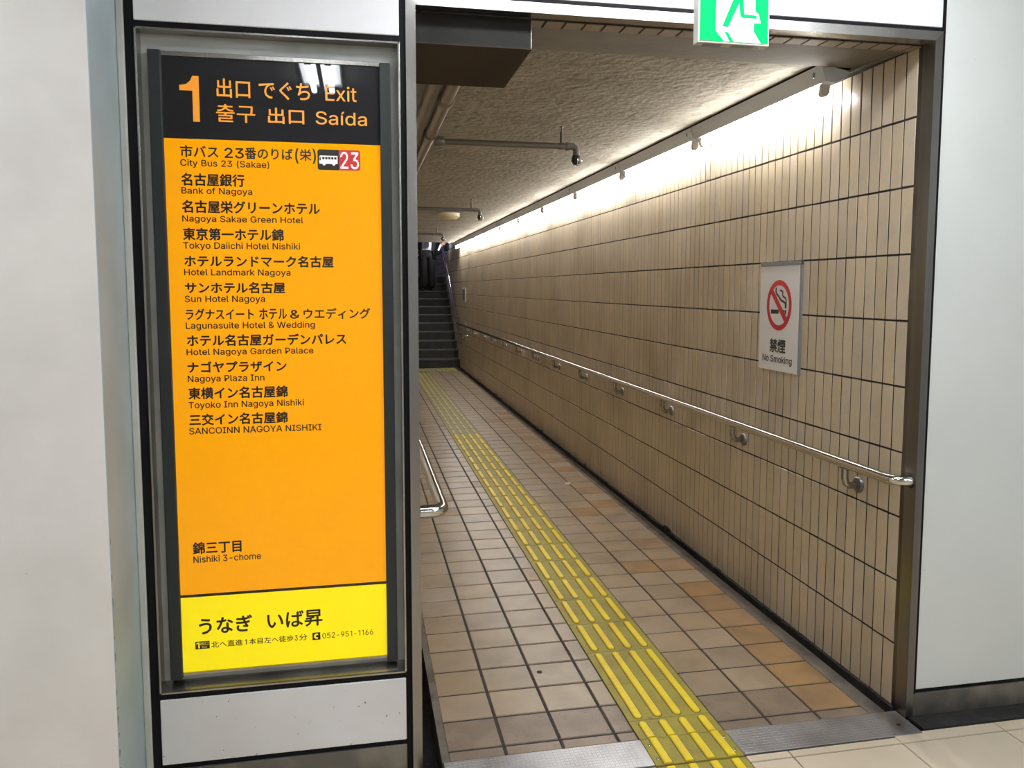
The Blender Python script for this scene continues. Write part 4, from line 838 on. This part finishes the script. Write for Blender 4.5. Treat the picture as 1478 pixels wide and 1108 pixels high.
# ---- duct box, pipes, sprinklers, ceiling lamp
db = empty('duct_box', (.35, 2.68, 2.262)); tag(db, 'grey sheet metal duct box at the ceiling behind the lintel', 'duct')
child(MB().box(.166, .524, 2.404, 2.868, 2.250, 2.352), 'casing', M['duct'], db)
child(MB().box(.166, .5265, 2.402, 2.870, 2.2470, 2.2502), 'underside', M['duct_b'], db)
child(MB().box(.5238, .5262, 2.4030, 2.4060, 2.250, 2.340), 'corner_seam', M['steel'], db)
mp = empty('main_pipe', (.372, 3, 2.325)); tag(mp, 'thick painted pipe with couplings under the ceiling, the right one', 'pipe')
child(MB().tube([(.372, 2.92, 2.325), (.378, 14.9, 2.325)], .030, 18), 'pipe_run', M['pipe'], mp)
for yy in (3.42, 4.17, 5.6, 7.66, 11.15):
    child(MB().lathe([(.030, -.03), (.036, -.03), (.036, .03), (.030, .03)], (.3725, yy, 2.325), axis='y', n=18), 'coupling', M['pipe'], mp)
mp2 = empty('side_pipe', (.296, 3, 2.33)); tag(mp2, 'thick painted pipe under the ceiling, the left one', 'pipe')
child(MB().tube([(.300, 2.96, 2.325), (.296, 14.9, 2.325)], .029, 18), 'pipe_run', M['pipe'], mp2)
child(MB().lathe([(.033, -.035), (.033, .01)], (.30, 2.99, 2.325), axis='y', n=16), 'black_joint', M['cast'], mp2)
def sprinkler(y):
    root = empty('sprinkler_branch', (1.08, y, 2.285))
    child(MB().tube([(.395, y, 2.287), (1.120, y, 2.285)], .0165, 14), 'pipe_run', M['pipe_grey'], root)
    child(MB().lathe([(.026, 0), (.026, .045), (.019, .05)], (.395, y, 2.287), axis='x', n=16), 'tee', M['pipe_grey'], root)
    child(MB().tube([(1.115, y, 2.285), (1.140, y, 2.285), (1.156, y, 2.278), (1.163, y, 2.262), (1.163, y, 2.238)], .0185, 14).lathe([(.022, -.012), (.022, .006)], (1.118, y, 2.285), axis='x', n=16), 'elbow', M['pipe_grey'], root)
    h = MB().lathe([(.012, .048), (.014, .035), (.022, .028), (.026, .012), (.026, 0), (.020, -.014), (.008, -.019)], (1.163, y, 2.208), n=16)
    child(h, 'sprinkler_head', M['cast'], root)
    g = MB()
    for a in (0, math.pi/2):
        g.tube([(1.163+.027*math.cos(a), y+.027*math.sin(a), 2.225), (1.163+.031*math.cos(a), y+.031*math.sin(a), 2.205), (1.163+.02*math.cos(a), y+.02*math.sin(a), 2.187), (1.163, y, 2.184), (1.163-.02*math.cos(a), y-.02*math.sin(a), 2.187), (1.163-.031*math.cos(a), y-.031*math.sin(a), 2.205), (1.163-.027*math.cos(a), y-.027*math.sin(a), 2.225)], .0025, 6)
    child(g, 'guard_cage', M['chrome'], root)
    hg = MB().lathe([(.012, .105), (.012, .102), (.004, .098), (.004, .070)], (1.080, y, 2.285), n=10)
    hg.tube([(1.080, y-.0, 2.36), (1.080, y, 2.30)], .009, 8).lathe([(.0195, -.012), (.0195, .012)], (1.080, y, 2.285), axis='x', n=16)
    child(hg, 'hanger', M['pipe_grey'], root)
    return root
sp0 = sprinkler(4.17)
for i, (yy, lab) in enumerate(((4.17, 'sprinkler branch pipe with elbow and drop head, nearest'), (7.66, 'sprinkler branch pipe just before the cream ceiling lamp'), (11.15, 'sprinkler branch pipe beyond the cream ceiling lamp'))):
    o = sp0 if i == 0 else copy_tree(sp0)
    o.location.y = yy; tag(o, lab, 'sprinkler', 'sprinkler branches under the ceiling')
cl = empty('ceiling_lamp', (1.025, 9.15, 2.386)); tag(cl, 'unlit cream drum ceiling lamp between two sprinkler branches', 'light')
child(MB().lathe([(.128, 2.388), (.128, 2.378)], (1.025, 9.15, 0)), 'base_ring', M['ns_white'], cl)
child(MB().lathe([(.124, 2.379), (.125, 2.350), (.118, 2.346), (.092, 2.322), (.080, 2.318)], (1.025, 9.15, 0)), 'shade', M['lamp_cream'], cl)

# ---- litter on the floor
tag(MB().prism([(1.545, 5.80), (1.575, 5.79), (1.60, 5.815), (1.585, 5.84), (1.556, 5.833)], .0002, .002, 'z').build('paper_scrap', M['ns_white']), 'tiny white paper scrap lying on the corridor floor', 'litter')
tag(MB().lathe([(.011, .0001), (.011, .0008)], (.676, 2.913, 0), n=16).build('floor_spot', M['pit']), 'round black gum spot on a floor tile', 'stain')

# ---- concourse lamps (recessed twin tube fittings; first reflected in the sign, others unseen, placed to light the hall)
def hall_light(x, y, L, rot, label):
    root = empty('recessed_light', (x, y, 2.736))
    W = .115 if L < .7 else .17
    def T(mb):
        if rot: mb.v = [(v[1], v[0], v[2]) for v in mb.v]
        return mb
    def ch(mb, nm, m):
        o = bpy.data.objects.new(nm, T(mb).mesh(nm, m)); COL.objects.link(o); o.parent = root
    ch(MB().box(-W, W, -L/2-(.20 if L < .7 else .05), L/2+.05, .0, .012).box(-.012, .012, -L/2-.04, L/2+.04, -.045, 0), 'reflector', M['batten'])
    if L < .7: ch(MB().box(-W+.008, W-.008, -L/2+.06, L/2, -.003, .001), 'glowing_plate', M['glow_plate'])  # glow added to the reflector on top of the tubes
    for sx in (-.052, .052):
        ch(MB().tube([(sx, -L/2, -.030), (sx, L/2, -.030)], .016, 12), 'tube', M['hall_tube'])
        for e in (-1, 1): ch(MB().box(sx-.018, sx+.018, e*(L/2+.018)-.018, e*(L/2+.018)+.018, -.05, 0, .003), 'lamp_holder', M['ns_grey'])
    return tag(root, label, 'light', 'recessed twin tube lights in the concourse ceiling')
hall_light(-.20, .10, .62, False, 'recessed twin tube light above the camera')
hall_light(1.0, 1.67, 1.5, True, 'unseen recessed twin tube light just in front of the opening')
hall_light(2.2, .2, 1.15, True, 'unseen recessed twin tube light in front of the right panels')
hall_light(-1.9, 1.0, 1.15, True, 'unseen recessed twin tube light in front of the left wall')
hall_light(1.5, -2.2, 1.15, True, 'unseen recessed twin tube light near the far side of the concourse')
hall_light(3.4, -2.2, 1.15, True, 'unseen recessed twin tube light in the far right corner')

# ---- person on the stairs
def skin(name, verts, edges, radii, m, root, sub=2, rootv=0, origin=(0, 0, 0)):
    me = bpy.data.meshes.new('tmp'); me.from_pydata([(v[0]-origin[0], v[1]-origin[1], v[2]-origin[2]) for v in verts], edges, [])
    o = bpy.data.objects.new('tmp', me); COL.objects.link(o)
    sm = o.modifiers.new('s', 'SKIN'); sm.use_smooth_shade = True
    for i, r in enumerate(radii):
        sv = me.skin_vertices[0].data[i]; sv.radius = r if isinstance(r, tuple) else (r, r); sv.use_root = (i == rootv)
    ss = o.modifiers.new('d', 'SUBSURF'); ss.levels = ss.render_levels = sub
    bpy.context.view_layer.update()
    ev = bpy.data.meshes.new_from_object(o.evaluated_get(bpy.context.evaluated_depsgraph_get()))
    bpy.data.objects.remove(o); ev.materials.clear(); ev.materials.append(m)
    for p in ev.polygons: p.use_smooth = True
    q = bpy.data.objects.new(name, ev); COL.objects.link(q); q.parent = root
    ev.name = name
    return q
pr = empty('person', (1.44, 17.15, 9*SH)); pr.scale = (.93, .93, .93); tag(pr, 'person in white shirt, dark tie and black suit coming down the stairs', 'person')
F = 0.0
# the body: one continuous surface, face to the camera (-y)
bv = [(0, 0, .95), (0, 0, 1.12), (0, .0, 1.30), (0, .01, 1.43), (0, 0, 1.50), (0, -.015, 1.60), (0, -.02, 1.70),
      (-.10, 0, .90), (-.105, -.02, .50), (-.11, .03, .13), (-.11, -.02, .08),
      (.10, 0, .90), (.11, -.02, .50), (.115, .03, .13), (.115, -.02, .08),
      (-.19, .01, 1.40), (-.245, .02, 1.13), (-.24, -.06, .90),
      (.19, .01, 1.40), (.285, .02, 1.14), (.325, -.16, 1.055)]
be = [(0, 1), (1, 2), (2, 3), (3, 4), (4, 5), (5, 6), (0, 7), (7, 8), (8, 9), (9, 10), (0, 11), (11, 12), (12, 13), (13, 14), (3, 15), (15, 16), (16, 17), (3, 18), (18, 19), (19, 20)]
br = [(.12, .08), (.11, .08), (.12, .08), (.09, .07), .052, (.072, .088), (.062, .075), .085, .058, .040, .032, .085, .058, .040, .032, .055, .042, .030, .055, .042, .028]
body = skin('body', bv, be, br, M['skin'], pr)
body.data.materials.append(M['shirt']); body.data.materials.append(M['cloth_black'])
for p in body.data.polygons:
    if .10 < p.center.z < .95 and abs(p.center.x) < .2: p.material_index = 2
    elif .94 < p.center.z < 1.47 and abs(p.center.x) < .2: p.material_index = 1
def hand(name, base, d, side, curl):
    """palm with four separate bent fingers and a thumb on its side"""
    bx, by, bz = base; d = Vector(d).normalized(); s = Vector(side).normalized(); nrm = d.cross(s).normalized()
    vs = [Vector(base), Vector(base)+d*.045, Vector(base)+d*.085]; es = [(0, 1), (1, 2)]; rs = [(.022, .016), (.034, .016), (.036, .014)]
    for k, (off, ln) in enumerate(((-.030, .062), (-.010, .074), (.011, .070), (.031, .054))):
        a = Vector(base)+d*.085+s*off; b_ = a+d*ln*.55+nrm*curl*ln*.25; c = b_+d*ln*.30+nrm*curl*ln*.5
        i = len(vs); vs += [a, b_, c]; es += [(2, i), (i, i+1), (i+1, i+2)]; rs += [.0095, .0088, .0075]
    a = Vector(base)+d*.030-s*.032; b_ = a+d*.035-s*.022; c = b_+d*.028-s*.004+nrm*curl*.012
    i = len(vs); vs += [a, b_, c]; es += [(1, i), (i, i+1), (i+1, i+2)]; rs += [.012, .0105, .009]
    return skin(name, vs, es, rs, M['skin'], pr, 1)
hand('hand', (.325, -.155, 1.05), (.10, -.55, .25), (.3, .2, 1), -1)
hand('hand', (-.24, -.062, .895), (.02, -.15, -1), (0, -1, .1), 1)
# face and hair
hd = MB()
hd.lathe([(.006, -.012), (.0105, 0), (.006, .010)], (-.031, -.098, 1.655), axis='y', n=10).lathe([(.006, -.012), (.0105, 0), (.006, .010)], (.031, -.098, 1.655), axis='y', n=10)
o = bpy.data.objects.new('eyes', hd.mesh('eyes', M['hair'])); COL.objects.link(o); o.parent = pr
nz = MB().add([(-.012, -.100, 1.66), (.012, -.100, 1.66), (.016, -.100, 1.615), (-.016, -.100, 1.615), (0, -.128, 1.620)], [(0, 1, 4), (1, 2, 4), (2, 3, 4), (3, 0, 4)])
o = bpy.data.objects.new('nose', nz.mesh('nose', M['skin'])); COL.objects.link(o); o.parent = pr
mo = MB().box(-.024, .024, -.106, -.094, 1.588, 1.594)
o = bpy.data.objects.new('mouth', mo.mesh('mouth', mat('lips', (.35, .12, .1), .5))); COL.objects.link(o); o.parent = pr
er = MB().lathe([(.008, -.02), (.016, 0), (.008, .02)], (-.083, 0, 1.635), n=10, sx=.5).lathe([(.008, -.02), (.016, 0), (.008, .02)], (.083, 0, 1.635), n=10, sx=.5)
o = bpy.data.objects.new('ears', er.mesh('ears', M['skin'])); COL.objects.link(o); o.parent = pr
skin('hair', [(0, .03, 1.66), (0, .02, 1.72), (0, .0, 1.745), (0, .06, 1.60)], [(0, 1), (1, 2), (0, 3)], [(.080, .085), (.085, .095), (.06, .07), (.06, .05)], M['hair'], pr)
# clothes
skin('trousers', [(0, 0, .97), (0, 0, .91), (-.090, 0, .82), (-.092, -.02, .50), (-.10, .02, .05), (.090, 0, .82), (.097, -.02, .50), (.105, .02, .05)],
     [(0, 1), (1, 2), (2, 3), (3, 4), (1, 5), (5, 6), (6, 7)], [(.175, .125), (.19, .135), (.125, .125), .102, .095, (.125, .125), .102, .095], M['cloth_black'], pr)
skin('shirt', [(0, 0, .90), (0, 0, 1.14), (0, 0, 1.30), (0, .01, 1.44), (0, 0, 1.495)], [(0, 1), (1, 2), (2, 3), (3, 4)], [(.172, .122), (.168, .122), (.172, .122), (.12, .085), (.058, .058)], M['shirt'], pr)
o = bpy.data.objects.new('tie', MB().prism([(-.022, 1.46), (.022, 1.46), (.016, 1.43), (.036, 1.04), (0, .98), (-.036, 1.04), (-.016, 1.43)], -.148, -.128).mesh('tie', M['tie'])); COL.objects.link(o); o.parent = pr
# open jacket: two front halves with a back, and sleeves
jk = MB(); prof = []
zs = [.74, .95, 1.12, 1.30, 1.42, 1.47]; rx = [.225, .215, .195, .205, .19, .10]; ry = [.15, .145, .135, .14, .11, .07]
n = 20; vs = []
for zi in range(6):
    for k in range(n+1):
        a = math.radians(-55+290*k/n)    # opening towards -y
        vs.append((rx[zi]*math.cos(a), ry[zi]*math.sin(a), zs[zi]))
fs = [(i*(n+1)+k, i*(n+1)+k+1, (i+1)*(n+1)+k+1, (i+1)*(n+1)+k) for i in range(5) for k in range(n)]
m_ = len(vs); vs += [(v[0]*.955, v[1]*.94, v[2]) for v in vs]; fs += [tuple(m_+i for i in reversed(f)) for f in fs]
for i in range(5):
    for k in (0, n): a = i*(n+1)+k; fs.append((a, a+n+1, a+n+1+m_, a+m_))
for k in range(n): fs.append((k, k+1, k+1+m_, k+m_))
jk.add(vs, fs, 0, True)
o = bpy.data.objects.new('jacket', jk.mesh('jacket', M['cloth_black'])); COL.objects.link(o); o.parent = pr
skin('sleeve', [(.16, .01, 1.42), (.205, .01, 1.37), (.288, .02, 1.13), (.322, -.125, 1.055)], [(0, 1), (1, 2), (2, 3)], [.065, .070, .064, .046], M['cloth_black'], pr)
skin('sleeve', [(-.16, .01, 1.42), (-.205, .01, 1.37), (-.247, .02, 1.12), (-.242, -.05, .935)], [(0, 1), (1, 2), (2, 3)], [.065, .070, .060, .046], M['cloth_black'], pr)
for sx in (-.112, .117):
    skin('shoe', [(sx, .07, .05), (sx, -.03, .045), (sx, -.14, .035), (sx, -.18, .032)], [(0, 1), (1, 2), (2, 3)], [(.040, .042), (.042, .044), (.044, .034), (.030, .026)], M['shoe'], pr, 1)
fl = MB().box(-.02, .02, -.004, .004, -.07, .07, .003)
o = bpy.data.objects.new('folded_paper', fl.mesh('folded_paper', M['ns_white'])); COL.objects.link(o)
o.matrix_world = Matrix.Translation((1.44+.250, 17.15-.225, 9*SH+.93)) @ Matrix.Rotation(R(25), 4, 'Y')
tag(o, 'small white folded paper held in the hand of the person', 'paper')
